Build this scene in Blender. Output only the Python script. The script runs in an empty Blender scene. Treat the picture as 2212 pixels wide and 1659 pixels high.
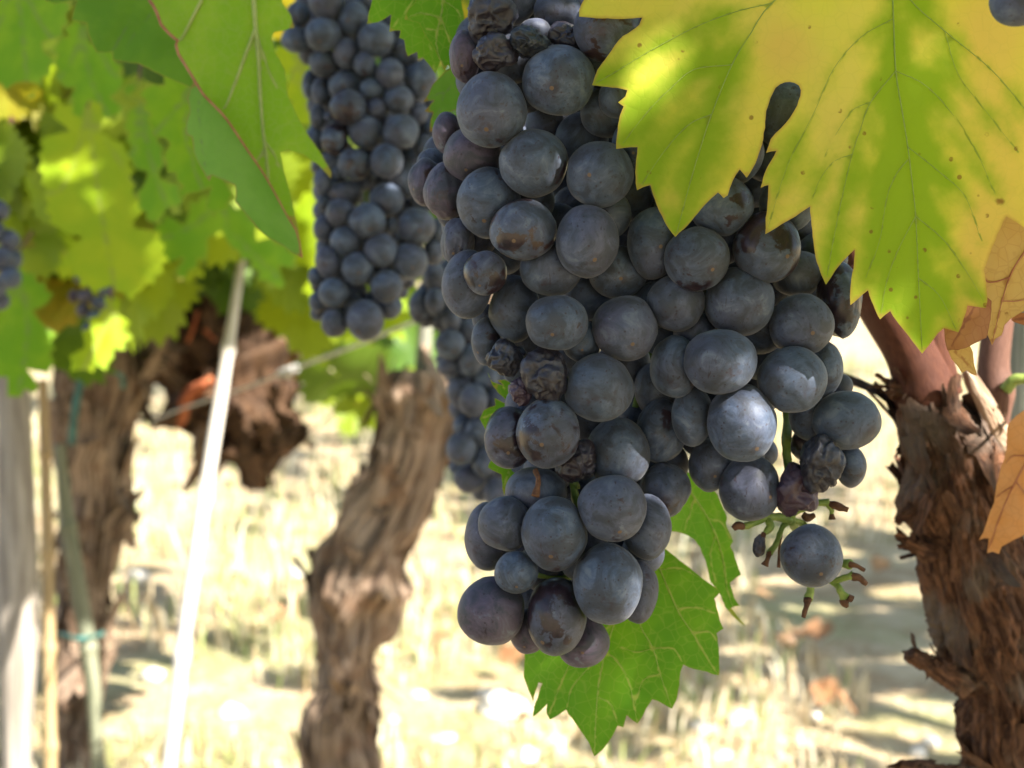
import bpy, math, random
import numpy as np
from mathutils import Vector, Matrix, noise
from mathutils.geometry import delaunay_2d_cdt

random.seed(7); RNG = np.random.default_rng(7)
sc = bpy.context.scene
COL = sc.collection

# ------------------------------------------------------------------ camera
CAMZ, PITCH, HFOV = 0.70, math.radians(6.2), math.radians(40)
cam_d = bpy.data.cameras.new("camera"); cam = bpy.data.objects.new("camera", cam_d); COL.objects.link(cam)
cam.location = (0, 0, CAMZ); cam.rotation_euler = (math.radians(90) - PITCH, 0, 0)
cam_d.sensor_width = 36; cam_d.lens = 18 / math.tan(HFOV / 2)
cam_d.clip_start = 0.02; cam_d.clip_end = 500
cam_d.dof.use_dof = True; cam_d.dof.focus_distance = 0.318; cam_d.dof.aperture_fstop = 19
cam_d.dof.aperture_blades = 0
sc.camera = cam
# ------------------------------------------------------------------ light
SUN = Vector((0.62, -0.42, 0.66)).normalized()
EL = math.asin(SUN.z)
w = bpy.data.worlds.new("World"); sc.world = w; w.use_nodes = True
nt = w.node_tree; bg = nt.nodes["Background"]
sky = nt.nodes.new("ShaderNodeTexSky"); sky.sky_type = 'NISHITA'; sky.sun_disc = False
sky.sun_elevation = EL; sky.sun_rotation = math.atan2(SUN.x, SUN.y)
nt.links.new(sky.outputs[0], bg.inputs[0]); bg.inputs[1].default_value = 0.075
sun_d = bpy.data.lights.new("sun", 'SUN'); sun_d.energy = 5.0; sun_d.angle = math.radians(0.5); sun_d.color = (1.0, 0.95, 0.86)
sun_o = bpy.data.objects.new("sun", sun_d); COL.objects.link(sun_o)
sun_o.rotation_euler = SUN.to_track_quat('Z', 'Y').to_euler(); sun_o.location = (3, -2, 5)
vs = sc.view_settings; vs.view_transform = 'Standard'; vs.look = 'None'; vs.gamma = 1; vs.exposure = 2.08
try:
    sc.cycles.use_denoising = True
    sc.cycles.max_bounces = 10; sc.cycles.transmission_bounces = 6; sc.cycles.sample_clamp_indirect = 8
except Exception: pass

# ------------------------------------------------------------------ geometry helpers
K = 2 * math.tan(HFOV / 2) / 2212.0          # one reference unit (photo 2212 wide) at 1 m
cp, sp = math.cos(PITCH), math.sin(PITCH)
CR = np.array([1, 0, 0.]); CU = np.array([0, sp, cp]); CF = np.array([0, cp, -sp])
ORG = np.array([0, 0, CAMZ])
CM = np.stack([CR, CU, -CF], axis=1)          # camera axes as columns

def P(u, v, d):
    u = np.asarray(u, float); v = np.asarray(v, float); d = np.asarray(d, float)
    x = (u - 1106) * K * d; y = -(v - 829.5) * K * d
    return ORG + x[..., None] * CR + y[..., None] * CU + d[..., None] * CF

def unproject(p):
    q = np.asarray(p) - ORG
    d = q @ CF
    return q @ CR / (K * d) + 1106, -(q @ CU) / (K * d) + 829.5, d

def ground_pt(u, v, z=0.0):
    a = P(u, v, 1.0) - ORG
    t = (z - CAMZ) / a[2]
    return ORG + a * t

def new_mesh(name, verts, faces, smooth=True, uv=None, attrs=None, cols=None):
    me = bpy.data.meshes.new(name)
    me.from_pydata([tuple(x) for x in verts], [], [tuple(f) for f in faces])
    if smooth: me.polygons.foreach_set("use_smooth", [True] * len(me.polygons))
    if uv is not None:
        l = me.uv_layers.new(name="UVMap"); li = np.zeros(len(me.loops), np.int32); me.loops.foreach_get("vertex_index", li)
        l.data.foreach_set("uv", np.asarray(uv, np.float32)[li].ravel())
    for n, a in (attrs or {}).items():
        at = me.attributes.new(n, 'FLOAT', 'POINT'); at.data.foreach_set("value", np.asarray(a, np.float32))
    if cols is not None:
        at = me.attributes.new("tint", 'FLOAT_COLOR', 'POINT'); at.data.foreach_set("color", np.asarray(cols, np.float32).ravel())
    me.update(); return me

def tag(o, label=None, cat=None, group=None, kind=None):
    if label: o["label"] = label
    if cat: o["category"] = cat
    if group: o["group"] = group
    if kind: o["kind"] = kind
    return o

def obj(name, me, m=None, parent=None):
    o = bpy.data.objects.new(name, me); COL.objects.link(o)
    if m is not None:
        if me.materials: me.materials[0] = m
        else: me.materials.append(m)
    if parent is not None: o.parent = parent
    return o

def thing(name, loc, label, cat, group=None):
    e = bpy.data.objects.new(name, None); COL.objects.link(e)
    e.location = Vector([float(c) for c in loc]); e.empty_display_size = 0.02
    return tag(e, label, cat, group)

def catmull(pts, n):
    pts = np.asarray(pts, float); m = len(pts)
    if m == 2:
        t = np.linspace(0, 1, n)[:, None]; return pts[0] * (1 - t) + pts[1] * t
    pp = np.vstack([2 * pts[0] - pts[1], pts, 2 * pts[-1] - pts[-2]])
    out = []
    for s in np.linspace(0, m - 1 - 1e-6, n):
        i = int(s); t = s - i
        a, b, c, d = pp[i], pp[i + 1], pp[i + 2], pp[i + 3]
        out.append(0.5 * (2 * b + (c - a) * t + (2 * a - 5 * b + 4 * c - d) * t * t + (3 * b - a - 3 * c + d) * t ** 3))
    return np.array(out)

class Mesh:
    """collects pieces of ONE part"""
    def __init__(s): s.v = []; s.f = []; s.uv = []; s.c = []; s.n = 0
    def add(s, v, f, uv=None, col=None):
        v = np.asarray(v, float); k = s.n
        s.v.append(v); s.f += [tuple(i + k for i in q) for q in f]
        s.uv.append(np.zeros((len(v), 2)) if uv is None else np.asarray(uv, float))
        cc = np.ones((len(v), 4)); 
        if col is not None: cc[:, :3] = col
        s.c.append(cc); s.n += len(v)
    def build(s, name, m, parent=None, origin=None, smooth=True):
        v = np.vstack(s.v)
        if origin is not None: v = v - np.asarray(origin)
        return obj(name, new_mesh(name, v, s.f, smooth, np.vstack(s.uv), cols=np.vstack(s.c)), m, parent)

def tube(pts, rad, n=None, segs=10, disp=None, cap=True):
    """pts world (m,3), rad (m); returns verts, faces, uv"""
    pts = np.asarray(pts, float); rad = np.asarray(rad, float)
    n = n or len(pts)
    q = catmull(np.hstack([pts, rad[:, None]]), n); c = q[:, :3]; r = q[:, 3]
    t = np.gradient(c, axis=0); t /= np.linalg.norm(t, axis=1)[:, None] + 1e-12
    ref = CF if abs(np.mean(t @ CF)) < 0.9 else CU
    x = np.cross(t, ref); x /= np.linalg.norm(x, axis=1)[:, None] + 1e-12
    y = np.cross(t, x)
    L = np.concatenate([[0], np.cumsum(np.linalg.norm(np.diff(c, axis=0), axis=1))])
    V = np.zeros((n, segs, 3)); UV = np.zeros((n, segs, 2))
    for j in range(segs):
        a = 2 * math.pi * j / segs
        for i in range(n):
            rr = r[i] * (1 if disp is None else disp(a, L[i], r[i]))
            V[i, j] = c[i] + rr * (math.cos(a) * x[i] + math.sin(a) * y[i])
            UV[i, j] = ((a if a < math.pi else 2 * math.pi - a) * r.mean(), L[i])
    F = [(i * segs + j, i * segs + (j + 1) % segs, (i + 1) * segs + (j + 1) % segs, (i + 1) * segs + j) for i in range(n - 1) for j in range(segs)]
    V = V.reshape(-1, 3); UV = UV.reshape(-1, 2)
    if cap:
        k = len(V); V = np.vstack([V, c[:1], c[-1:]]); UV = np.vstack([UV, UV[:1], UV[-1:]])
        F += [(j, k, (j + 1) % segs) for j in range(segs)]
        F += [((n - 1) * segs + (j + 1) % segs, k + 1, (n - 1) * segs + j) for j in range(segs)]
    return V, F, UV

# ------------------------------------------------------------------ materials
class NT:
    def __init__(s, name):
        s.m = bpy.data.materials.new(name); s.m.use_nodes = True; s.t = s.m.node_tree; s.t.nodes.clear()
        s.out = s.n('ShaderNodeOutputMaterial')
    def n(s, t, **k):
        q = s.t.nodes.new(t)
        for a, b in k.items(): setattr(q, a, b)
        return q
    def l(s, a, b): s.t.links.new(a, b)
    def val(s, sock, v):
        if isinstance(v, bpy.types.NodeSocket): s.l(v, sock)
        else: sock.default_value = v
    def noise(s, vec, scale, detail=4, rough=.55, dist=0):
        q = s.n('ShaderNodeTexNoise'); q.inputs['Scale'].default_value = scale; q.inputs['Detail'].default_value = detail
        q.inputs['Roughness'].default_value = rough; q.inputs['Distortion'].default_value = dist
        s.l(vec, q.inputs['Vector']); return q.outputs['Fac']
    def vor(s, vec, scale, feature='F1', rnd=1.0):
        q = s.n('ShaderNodeTexVoronoi', feature=feature); q.inputs['Scale'].default_value = scale; q.inputs['Randomness'].default_value = rnd
        s.l(vec, q.inputs['Vector']); return q
    def ramp(s, f, a, b, lo=0., hi=1.):
        q = s.n('ShaderNodeMapRange', interpolation_type='SMOOTHSTEP')
        s.val(q.inputs['Value'], f); s.val(q.inputs['From Min'], a); s.val(q.inputs['From Max'], b)
        q.inputs['To Min'].default_value = lo; q.inputs['To Max'].default_value = hi; return q.outputs[0]
    def mix(s, f, a, b, mode='MIX'):
        q = s.n('ShaderNodeMix', data_type='RGBA', blend_type=mode)
        s.val(q.inputs[0], f)
        for sk, c in ((q.inputs[6], a), (q.inputs[7], b)):
            if isinstance(c, bpy.types.NodeSocket): s.l(c, sk)
            else: sk.default_value = (*c, 1)
        return q.outputs[2]
    def math(s, op, a, b=0., c=None):
        q = s.n('ShaderNodeMath', operation=op); s.val(q.inputs[0], a); s.val(q.inputs[1], b)
        if c is not None: s.val(q.inputs[2], c)
        return q.outputs[0]
    def vmath(s, op, a, b):
        q = s.n('ShaderNodeVectorMath', operation=op); s.val(q.inputs[0], a); s.val(q.inputs[1], b); return q.outputs[0]
    def attr(s, n): return s.n('ShaderNodeAttribute', attribute_name=n)
    def bump(s, h, strength=.3, dist=.001):
        q = s.n('ShaderNodeBump'); q.inputs['Strength'].default_value = strength; q.inputs['Distance'].default_value = dist
        s.l(h, q.inputs['Height']); return q.outputs[0]
    def bsdf(s, col, rough=.6, spec=.5, bump=None, **k):
        q = s.n('ShaderNodeBsdfPrincipled')
        if isinstance(col, bpy.types.NodeSocket): s.l(col, q.inputs['Base Color'])
        else: q.inputs['Base Color'].default_value = (*col, 1)
        s.val(q.inputs['Roughness'], rough); s.val(q.inputs['Specular IOR Level'], spec)
        if bump is not None: s.l(bump, q.inputs['Normal'])
        for a, b in k.items(): s.val(q.inputs[a.replace('_', ' ')], b)
        return q.outputs[0]
    def done(s, sh): s.l(sh, s.out.inputs['Surface']); return s.m

def mat_grape(name, shriv=False):
    t = NT(name); tc = t.n('ShaderNodeTexCoord'); oi = t.n('ShaderNodeObjectInfo')
    sep = t.n('ShaderNodeSeparateColor'); t.l(oi.outputs['Color'], sep.inputs[0])
    cmb = t.n('ShaderNodeCombineXYZ')
    for i in range(3): t.l(t.math('MULTIPLY', oi.outputs['Random'], (1.7, 3.3, 2.1)[i]), cmb.inputs[i])
    vec = t.vmath('ADD', tc.outputs['Object'], cmb.outputs[0])
    n1 = t.noise(vec, 110, 5, .6, .3)          # rubbed patches
    n2 = t.noise(vec, 420, 4, .65, .2)         # mottling
    n3 = t.noise(vec, 60, 2, .5)
    n4 = t.noise(vec, 900, 2, .5)
    bloomA = t.mix(t.ramp(n2, .35, .7), (.043, .066, .116), (.088, .114, .172))
    bloom = t.mix(t.ramp(n3, .4, .65), bloomA, (.054, .060, .100))
    bloom = t.mix(t.ramp(oi.outputs['Random'], 0., 1., 0, .45), bloom, (.047, .063, .098))
    skin = t.mix(t.ramp(n2, .3, .7), (.013, .009, .014), (.030, .017, .024))
    skin = t.mix(t.math('MULTIPLY', t.math('MULTIPLY', sep.outputs[1], .6), t.ramp(n3, .45, .6)), skin, (.065, .030, .016))  # amber tint: brown patches, and warm reflected light on left-hand grapes
    bloom = t.mix(t.math('MULTIPLY', sep.outputs[2], .75), bloom, (.078, .046, .072))
    n5 = t.noise(vec, 150, 5, .65, .8); bloom = t.mix(t.ramp(n5, .42, .62, 0, .85), bloom, (.026, .030, .042)); bloom = t.mix(t.ramp(n5, .44, .27, 0, .8), bloom, (.125, .145, .185))
    th = t.math('SUBTRACT', .78, t.math('MULTIPLY', sep.outputs[0], .42))
    nm = t.math('ADD', n1, t.math('MULTIPLY', t.math('SUBTRACT', n2, .5), .22))
    bare = t.ramp(nm, th, t.math('ADD', th, .045))
    n6 = t.noise(vec, 95, 6, .72, 1.2); th2 = t.math('SUBTRACT', .70, t.math('MULTIPLY', sep.outputs[0], .16)); bare = t.math('MAXIMUM', bare, t.ramp(n6, th2, t.math('ADD', th2, .03), 0, .9))
    mpg = t.n('ShaderNodeMapping'); mpg.inputs['Scale'].default_value = (1., .16, .5); mpg.inputs['Rotation'].default_value = (.4, .8, 1.1); t.l(vec, mpg.inputs['Vector'])
    stk = t.math('MULTIPLY', t.ramp(t.noise(mpg.outputs[0], 1500, 3, .6, .6), .60, .70, 0, .8), t.ramp(n3, .5, .6))
    # fine streaks / lenticels
    vo = t.vor(vec, 620); dots = t.ramp(vo.outputs['Distance'], .10, .22, .75, 0)
    dots = t.math('MULTIPLY', dots, t.ramp(n5, .38, .5))
    fine = t.math('MAXIMUM', t.math('MAXIMUM', bare, stk), dots)
    fine = t.math('MAXIMUM', fine, t.ramp(t.math('ADD', t.math('MULTIPLY', n4, .6), t.math('MULTIPLY', n2, .4)), .56, .70, 0, .6))
    col = t.mix(fine, bloom, skin)
    # stylar scar at the free end (local +Z)
    nv = t.n('ShaderNodeVectorMath', operation='NORMALIZE'); t.l(tc.outputs['Object'], nv.inputs[0])
    sz = t.n('ShaderNodeSeparateXYZ'); t.l(nv.outputs[0], sz.inputs[0])
    scar = t.ramp(t.math('ADD', sz.outputs[2], t.math('MULTIPLY', n4, .002)), .9986, .9995)
    scar = t.math('MULTIPLY', scar, t.math('GREATER_THAN', t.math('FRACT', t.math('MULTIPLY', oi.outputs['Random'], 7.13)), .5))
    col = t.mix(scar, col, (.12, .075, .045))
    ring = t.math('MULTIPLY', t.ramp(sz.outputs[2], .965, .994), t.ramp(n2, .42, .6, 0, .6))
    col = t.mix(t.math('MULTIPLY', ring, t.math('SUBTRACT', 1., scar)), col, skin)
    rough = t.math('SUBTRACT', .62, t.math('MULTIPLY', bare, .30))
    bm = t.bump(t.math('ADD', t.math('MULTIPLY', n2, .5), n4), .18, .0004)
    sh = t.bsdf(col, rough, .45, bm, Sheen_Weight=t.math('MULTIPLY', t.math('SUBTRACT', 1., bare), .10), Sheen_Roughness=.45)
    return t.done(sh)

def mat_shriv():
    t = NT("shrivelled skin"); tc = t.n('ShaderNodeTexCoord'); v = tc.outputs['Object']
    n1 = t.noise(v, 260, 5, .6, .6); n2 = t.noise(v, 700, 3)
    oi = t.n('ShaderNodeObjectInfo'); sep = t.n('ShaderNodeSeparateColor'); t.l(oi.outputs['Color'], sep.inputs[0])
    dark = t.mix(sep.outputs[2], (.010, .011, .014), (.045, .022, .034))
    pale = t.mix(sep.outputs[2], (.026, .036, .056), (.06, .042, .072))
    c = t.mix(t.ramp(t.math('ADD', n1, t.math('MULTIPLY', n2, .25)), .5, .8), dark, pale)
    c = t.mix(t.ramp(n2, .62, .75, 0, .6), c, (.035, .024, .018))
    return t.done(t.bsdf(c, .5, .5, t.bump(n2, .5, .0006)))

def mat_leaf(name, cols, veincol, vein_w=(3, 9), green_w=None, green=None, edge=None, spots=0., trans=.45, retic=.25, rough=.5, damage=None):
    """cols: two lamina colours; green: colour kept along the veins within green_w units"""
    t = NT(name); tc = t.n('ShaderNodeTexCoord'); v = tc.outputs['Object']
    av = t.attr('vein').outputs['Fac']; ae = t.attr('edge').outputs['Fac']
    n1 = t.noise(v, 45, 4, .6, .4); n2 = t.noise(v, 260, 3); n3 = t.noise(v, 1100, 2)
    c = t.mix(t.ramp(n1, .38, .64), cols[0], cols[1])
    c = t.mix(t.ramp(n2, .3, .75, 0, .35), c, cols[0])
    if green_w:
        n0 = t.noise(v, 26, 3, .5, .6); c = t.mix(t.ramp(n0, .42, .75, 0, .6), c, (.76, .60, .15))
        az = t.attr('zone').outputs['Fac']; zz = t.math('ADD', az, t.math('MULTIPLY', t.math('SUBTRACT', n0, .5), 1.1)); c = t.mix(t.ramp(zz, .1, 1.15, 0, .85), c, (.78, .55, .12))
        dd = t.math('ADD', t.math('ADD', av, t.math('MULTIPLY', az, 60.)), t.math('MULTIPLY', t.math('SUBTRACT', n0, .5), green_w[1] * 2.6))
        dd = t.math('ADD', dd, t.math('MULTIPLY', t.math('SUBTRACT', n1, .5), green_w[1] * 1.6))
        dd = t.math('ADD', dd, t.math('MULTIPLY', t.math('SUBTRACT', n2, .5), green_w[1] * .5))
        c = t.mix(t.ramp(dd, green_w[0], green_w[1], 1, 0), c, green)
    vo = t.vor(v, 330, 'DISTANCE_TO_EDGE'); 
    net = t.ramp(vo.outputs['Distance'], .0, .07, 1, 0)
    c = t.mix(t.math('MULTIPLY', net, retic), c, veincol)
    c = t.mix(t.ramp(av, vein_w[0], vein_w[1], .8, 0), c, veincol)
    if edge:
        c = t.mix(t.ramp(t.math('ADD', ae, t.math('MULTIPLY', n2, edge[1])), edge[0], edge[1] * 1.4 + edge[0], .85, 0), c, edge[2])
    if spots:
        sv = t.vor(v, 70); m = t.math('MULTIPLY', t.ramp(t.math('ADD', sv.outputs['Distance'], t.math('MULTIPLY', n2, .25)), .12 + spots, .2 + spots, 1, 0), t.ramp(n1, .45, .5))
        c = t.mix(t.math('MULTIPLY', m, .8), c, (.22, .07, .02))
        sv2 = t.vor(v, 240); m2 = t.ramp(sv2.outputs['Distance'], .10, .16, .7, 0)
        c = t.mix(t.math('MULTIPLY', m2, t.ramp(n2, .5, .6)), c, (.2, .08, .02))
    hb = t.math('ADD', t.math('MULTIPLY', net, -.6), t.math('ADD', n2, t.math('MULTIPLY', n3, .4)))
    bm = t.bump(hb, .12, .0004)
    s1 = t.bsdf(c, rough + .08, .2, bm)
    tr = t.n('ShaderNodeBsdfTranslucent')
    t.l(t.mix(.65, c, t.mix(1., c, (1.0, .95, .35), 'MULTIPLY')), tr.inputs[0])
    mx = t.n('ShaderNodeMixShader'); mx.inputs[0].default_value = trans; t.l(s1, mx.inputs[1]); t.l(tr.outputs[0], mx.inputs[2])
    return t.done(mx.outputs[0])

def mat_foliage(name, a, b, c3, trans=.42):
    """leaves of a crown: colour from a per-leaf tint attribute"""
    t = NT(name); at = t.attr('tint'); tc = t.n('ShaderNodeTexCoord')
    n1 = t.noise(tc.outputs['Object'], 60, 3)
    sp_ = t.n('ShaderNodeSeparateColor'); t.l(at.outputs['Color'], sp_.inputs[0])
    c = t.mix(sp_.outputs[0], a, b); c = t.mix(t.ramp(sp_.outputs[1], .85, .95), c, c3); c = t.mix(t.ramp(n1, .35, .7, 0, .4), c, b)
    s1 = t.bsdf(c, .5, .35); tr = t.n('ShaderNodeBsdfTranslucent')
    t.l(t.mix(.7, c, t.mix(1., c, (1.0, 1.0, .3), 'MULTIPLY')), tr.inputs[0])
    mx = t.n('ShaderNodeMixShader'); mx.inputs[0].default_value = trans; t.l(s1, mx.inputs[1]); t.l(tr.outputs[0], mx.inputs[2])
    return t.done(mx.outputs[0])

def mat_bark(name, a, b, c3, sx=260, sy=26, bs=.8):
    t = NT(name); uv = t.n('ShaderNodeTexCoord'); mp = t.n('ShaderNodeMapping'); mp.inputs['Scale'].default_value = (sx, sy, 1)
    t.l(uv.outputs['UV'], mp.inputs['Vector'])
    n1 = t.noise(mp.outputs[0], 1., 6, .65, .8); n2 = t.noise(mp.outputs[0], 3.1, 4, .6, .4); n3 = t.noise(uv.outputs['Object'], 34, 4, .6)
    at = t.attr('tint')
    c = t.mix(t.ramp(n1, .36, .64), a, b); c = t.mix(t.ramp(n3, .48, .66, 0, .75), c, c3); c = t.mix(t.ramp(n2, .60, .76, 0, .7), c, tuple(x * .28 for x in a))
    c = t.mix(1., c, at.outputs['Color'], 'MULTIPLY')
    h = t.math('ADD', n1, t.math('MULTIPLY', n2, .6))
    return t.done(t.bsdf(c, .85, .25, t.bump(h, bs, .003)))

def mat_plain(name, a, b, scale=80, rough=.7, stretch=None, spec=.3, bs=.3, bd=.001):
    t = NT(name); tc = t.n('ShaderNodeTexCoord'); v = tc.outputs['Object']
    if stretch:
        mp = t.n('ShaderNodeMapping'); mp.inputs['Scale'].default_value = stretch; t.l(tc.outputs['UV'], mp.inputs['Vector']); v = mp.outputs[0]
    n1 = t.noise(v, scale, 5, .6, .3); n2 = t.noise(v, scale * 4, 3)
    c = t.mix(t.ramp(n1, .35, .68), a, b); c = t.mix(t.ramp(n2, .6, .8, 0, .4), c, tuple(x * .45 for x in a))
    return t.done(t.bsdf(c, rough, spec, t.bump(t.math('ADD', n1, n2), bs, bd)))

def mat_tint(name, rough=.8, trans=0.):
    t = NT(name); at = t.attr('tint'); s1 = t.bsdf(at.outputs['Color'], rough, .2)
    if trans:
        tr = t.n('ShaderNodeBsdfTranslucent'); t.l(at.outputs['Color'], tr.inputs[0])
        mx = t.n('ShaderNodeMixShader'); mx.inputs[0].default_value = trans; t.l(s1, mx.inputs[1]); t.l(tr.outputs[0], mx.inputs[2]); s1 = mx.outputs[0]
    return t.done(s1)

M_GRAPE = mat_grape("grape skin with bloom"); M_SHRIV = mat_shriv()
M_STEM = mat_plain("green stem", (.13, .20, .035), (.24, .30, .07), 160, .5)
M_STUB = mat_plain("brown dry stem", (.06, .026, .014), (.15, .07, .035), 260, .8)
M_BARK_NEAR = mat_bark("reddish vine bark", (.048, .020, .011), (.175, .080, .042), (.15, .115, .09), 520, 90)
M_SLAB = mat_bark("pale peeling bark", (.26, .15, .09), (.46, .36, .27), (.36, .25, .17), 300, 60)  # paler than the trunk bark: its sunlit edge is put into the colour
M_BARK_MID = mat_bark("grey brown vine bark", (.045, .027, .017), (.31, .22, .155), (.15, .085, .05), 130, 10)
M_CANE = mat_plain("smooth red cane", (.060, .018, .010), (.10, .034, .018), 30, .6, (60, 9, 1), .2, .35)
M_CANE2 = mat_plain("pinkish cane", (.10, .046, .032), (.15, .075, .054), 30, .6, (60, 9, 1), .2, .3)
M_GREYWOOD = mat_plain("weathered grey wood", (.13, .135, .105), (.30, .29, .235), 1., .85, (420, 14, 1), .2, .5)
M_PALEWOOD = mat_plain("pale grey wood", (.20, .17, .14), (.36, .32, .27), 1., .85, (120, 10, 1), .2, .5)
M_TANCANE = mat_plain("tan bamboo", (.28, .19, .09), (.42, .31, .17), 1., .6, (200, 14, 1), .3, .3)
M_WHITECANE = mat_plain("bleached bamboo", (.38, .345, .30), (.54, .50, .45), 1., .6, (160, 12, 1), .3, .2)
M_GREENCANE = mat_plain("grey green bamboo", (.13, .14, .09), (.22, .22, .15), 1., .6, (160, 12, 1), .3, .2)
M_WIRE = mat_plain("galvanised wire", (.30, .29, .27), (.42, .41, .39), 120, .5, None, .5)
M_TIE = mat_plain("teal plastic tie", (.03, .10, .085), (.05, .16, .14), 60, .5, None, .4)
M_STONE = mat_plain("pale limestone", (.55, .50, .43), (.76, .72, .65), 30, .9, None, .2, .5, .004)
M_DRYORANGE = mat_plain("dry orange stem", (.28, .075, .03), (.42, .14, .06), 60, .8)
M_FOL = mat_foliage("vine foliage", (.065, .145, .018), (.14, .225, .022), (.34, .26, .03))
M_FOL_LIME = mat_foliage("lime vine foliage", (.22, .32, .02), (.30, .38, .025), (.40, .32, .03), .6)
M_GRASS = mat_tint("dry grass blades", .8, .3)

# ------------------------------------------------------------------ setting: ground
def build_ground():
    n = 90
    g = np.linspace(-1, 1, n); g = np.sign(g) * np.abs(g) ** 3.0
    X, Y = np.meshgrid(g * 220, g * 220 + 3.0)
    V = []
    for x, y in zip(X.ravel(), Y.ravel()):
        r = math.hypot(x, y - 3)
        z = 0.035 * (noise.noise((x * .9, y * .9, 0)) ) if r < 14 else 0
        V.append((x, y, z - .01))
    F = [(i * n + j, i * n + j + 1, (i + 1) * n + j + 1, (i + 1) * n + j) for i in range(n - 1) for j in range(n - 1)]
    t = NT("dry grassy soil"); tc = t.n('ShaderNodeTexCoord'); v = tc.outputs['Object']
    n1 = t.noise(v, 1.7, 5, .6, .4); n2 = t.noise(v, 9, 5, .65, .5); n3 = t.noise(v, 60, 4, .7)
    c = t.mix(t.ramp(n2, .36, .66), (.42, .29, .165), (.65, .52, .33))
    c = t.mix(t.ramp(n1, .44, .62, 0, .7), c, (.27, .30, .12))
    c = t.mix(t.ramp(n3, .52, .72, 0, .7), c, (.68, .58, .42))
    c = t.mix(t.ramp(n2, .62, .72, 0, .6), c, (.40, .21, .11))
    m = t.done(t.bsdf(c, .95, .1, t.bump(t.math('ADD', n2, n3), .8, .03)))
    tag(obj("ground", new_mesh("ground", V, F), m), kind="structure")

def build_grass():
    N = 24000
    d = RNG.uniform(1.5, 7.5, N); a = RNG.uniform(-.62, .62, N)
    x = d * np.tan(a) ; y = d
    # clumps
    keep = np.array([noise.noise((px * 2.2, py * 2.2, 5.)) + .35 * noise.noise((px * 7, py * 7, 9.)) > -.12 for px, py in zip(x, y)])
    x, y = x[keep], y[keep]; N = len(x)
    h = RNG.uniform(.025, .10, N) * (1 + .9 * (RNG.random(N) > .85)); wd = RNG.uniform(.0016, .0036, N)
    h = np.where(y < 2.4, np.minimum(h, .055), h)
    th = RNG.uniform(0, 2 * np.pi, N); ln = RNG.uniform(.1, 1.1, N) * h; la = RNG.uniform(0, 2 * np.pi, N)
    z0 = np.full(N, -.03)
    bx, by = np.cos(th) * wd, np.sin(th) * wd
    p0 = np.stack([x - bx, y - by, z0], 1); p1 = np.stack([x + bx, y + by, z0], 1)
    mx_, my_ = x + np.cos(la) * ln * .35, y + np.sin(la) * ln * .35
    p2 = np.stack([mx_ + bx * .8, my_ + by * .8, h * .65], 1); p3 = np.stack([mx_ - bx * .8, my_ - by * .8, h * .65], 1)
    p4 = np.stack([x + np.cos(la) * ln, y + np.sin(la) * ln, h], 1)
    V = np.stack([p0, p1, p2, p3, p4], 1).reshape(-1, 3)
    F = []
    for i in range(N): k = 5 * i; F += [(k, k + 1, k + 2, k + 3), (k + 3, k + 2, k + 4)]
    straw = np.array([[.73, .63, .44], [.63, .50, .31], [.78, .70, .53], [.52, .37, .20], [.27, .33, .11], [.36, .39, .15]])
    pr = np.array([.25, .23, .17, .09, .14, .12]); ci = RNG.choice(6, N, p=pr)
    c = straw[ci] * RNG.uniform(.8, 1.15, (N, 1)); c = np.clip(np.repeat(c, 5, 0), 0, .8)
    o = obj("dry_grass", new_mesh("dry_grass", V, F, False, cols=np.hstack([c, np.ones((len(c), 1))])), M_GRASS)
    tag(o, "sparse dry straw coloured grass growing over the vineyard floor", "grass", kind="stuff")

# ------------------------------------------------------------------ generic vine leaf (for crowns and litter)
def leaf_outline():
    lobes = [(-2.45, .78), (-1.25, .95), (0, 1.12), (1.25, .95), (2.45, .78)]   # angle from tip, radius
    pts = []
    for th in np.linspace(-math.pi + .16, math.pi - .16, 47):
        r = .44
        for a, R in lobes:
            r = max(r, R * max(0, math.cos((th - a) * 1.05)) ** .9 if abs(th - a) < 1.4 else 0)
        r *= 1 + .085 * (1 if len(pts) % 2 else -1)
        pts.append((r * math.sin(th), r * math.cos(th)))
    return np.array(pts)
LO = leaf_outline(); NLO = len(LO)
def leaf_local(rng):
    """verts (unit leaf, petiole end at origin, tip +Y, face +Z) and faces"""
    mid = LO * .52; V2 = np.vstack([[[0, 0]], mid, LO])
    bend = rng.uniform(-.25, .45); fold = rng.uniform(0, .35); ph = rng.uniform(0, 6.28)
    z = -bend * V2[:, 1] ** 2 + fold * np.abs(V2[:, 0]) + .07 * np.sin(V2[:, 0] * 5 + ph) + .06 * np.cos(V2[:, 1] * 6 + ph)
    return np.column_stack([V2, z])
LF = [(0, 1 + i, 2 + i) for i in range(NLO - 1)] + [(1 + i, 1 + NLO + i, 2 + NLO + i, 2 + i) for i in range(NLO - 1)]
def basis(n, up):
    z = np.asarray(n, float); z = z / np.linalg.norm(z)
    y = np.asarray(up, float) - z * np.dot(up, z); y /= np.linalg.norm(y) + 1e-9
    return np.stack([np.cross(y, z), y, z], 1)
def add_leaf(M, c, size, n, tipdir, rng, tint=None):
    V = leaf_local(rng) * size
    V = V - np.array([0, .25 * size, 0])
    B = basis(n, tipdir)
    if tint is None: tint = (rng.random(), rng.random(), 0)
    M.add(V @ B.T + np.asarray(c), LF, None, tint)

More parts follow.
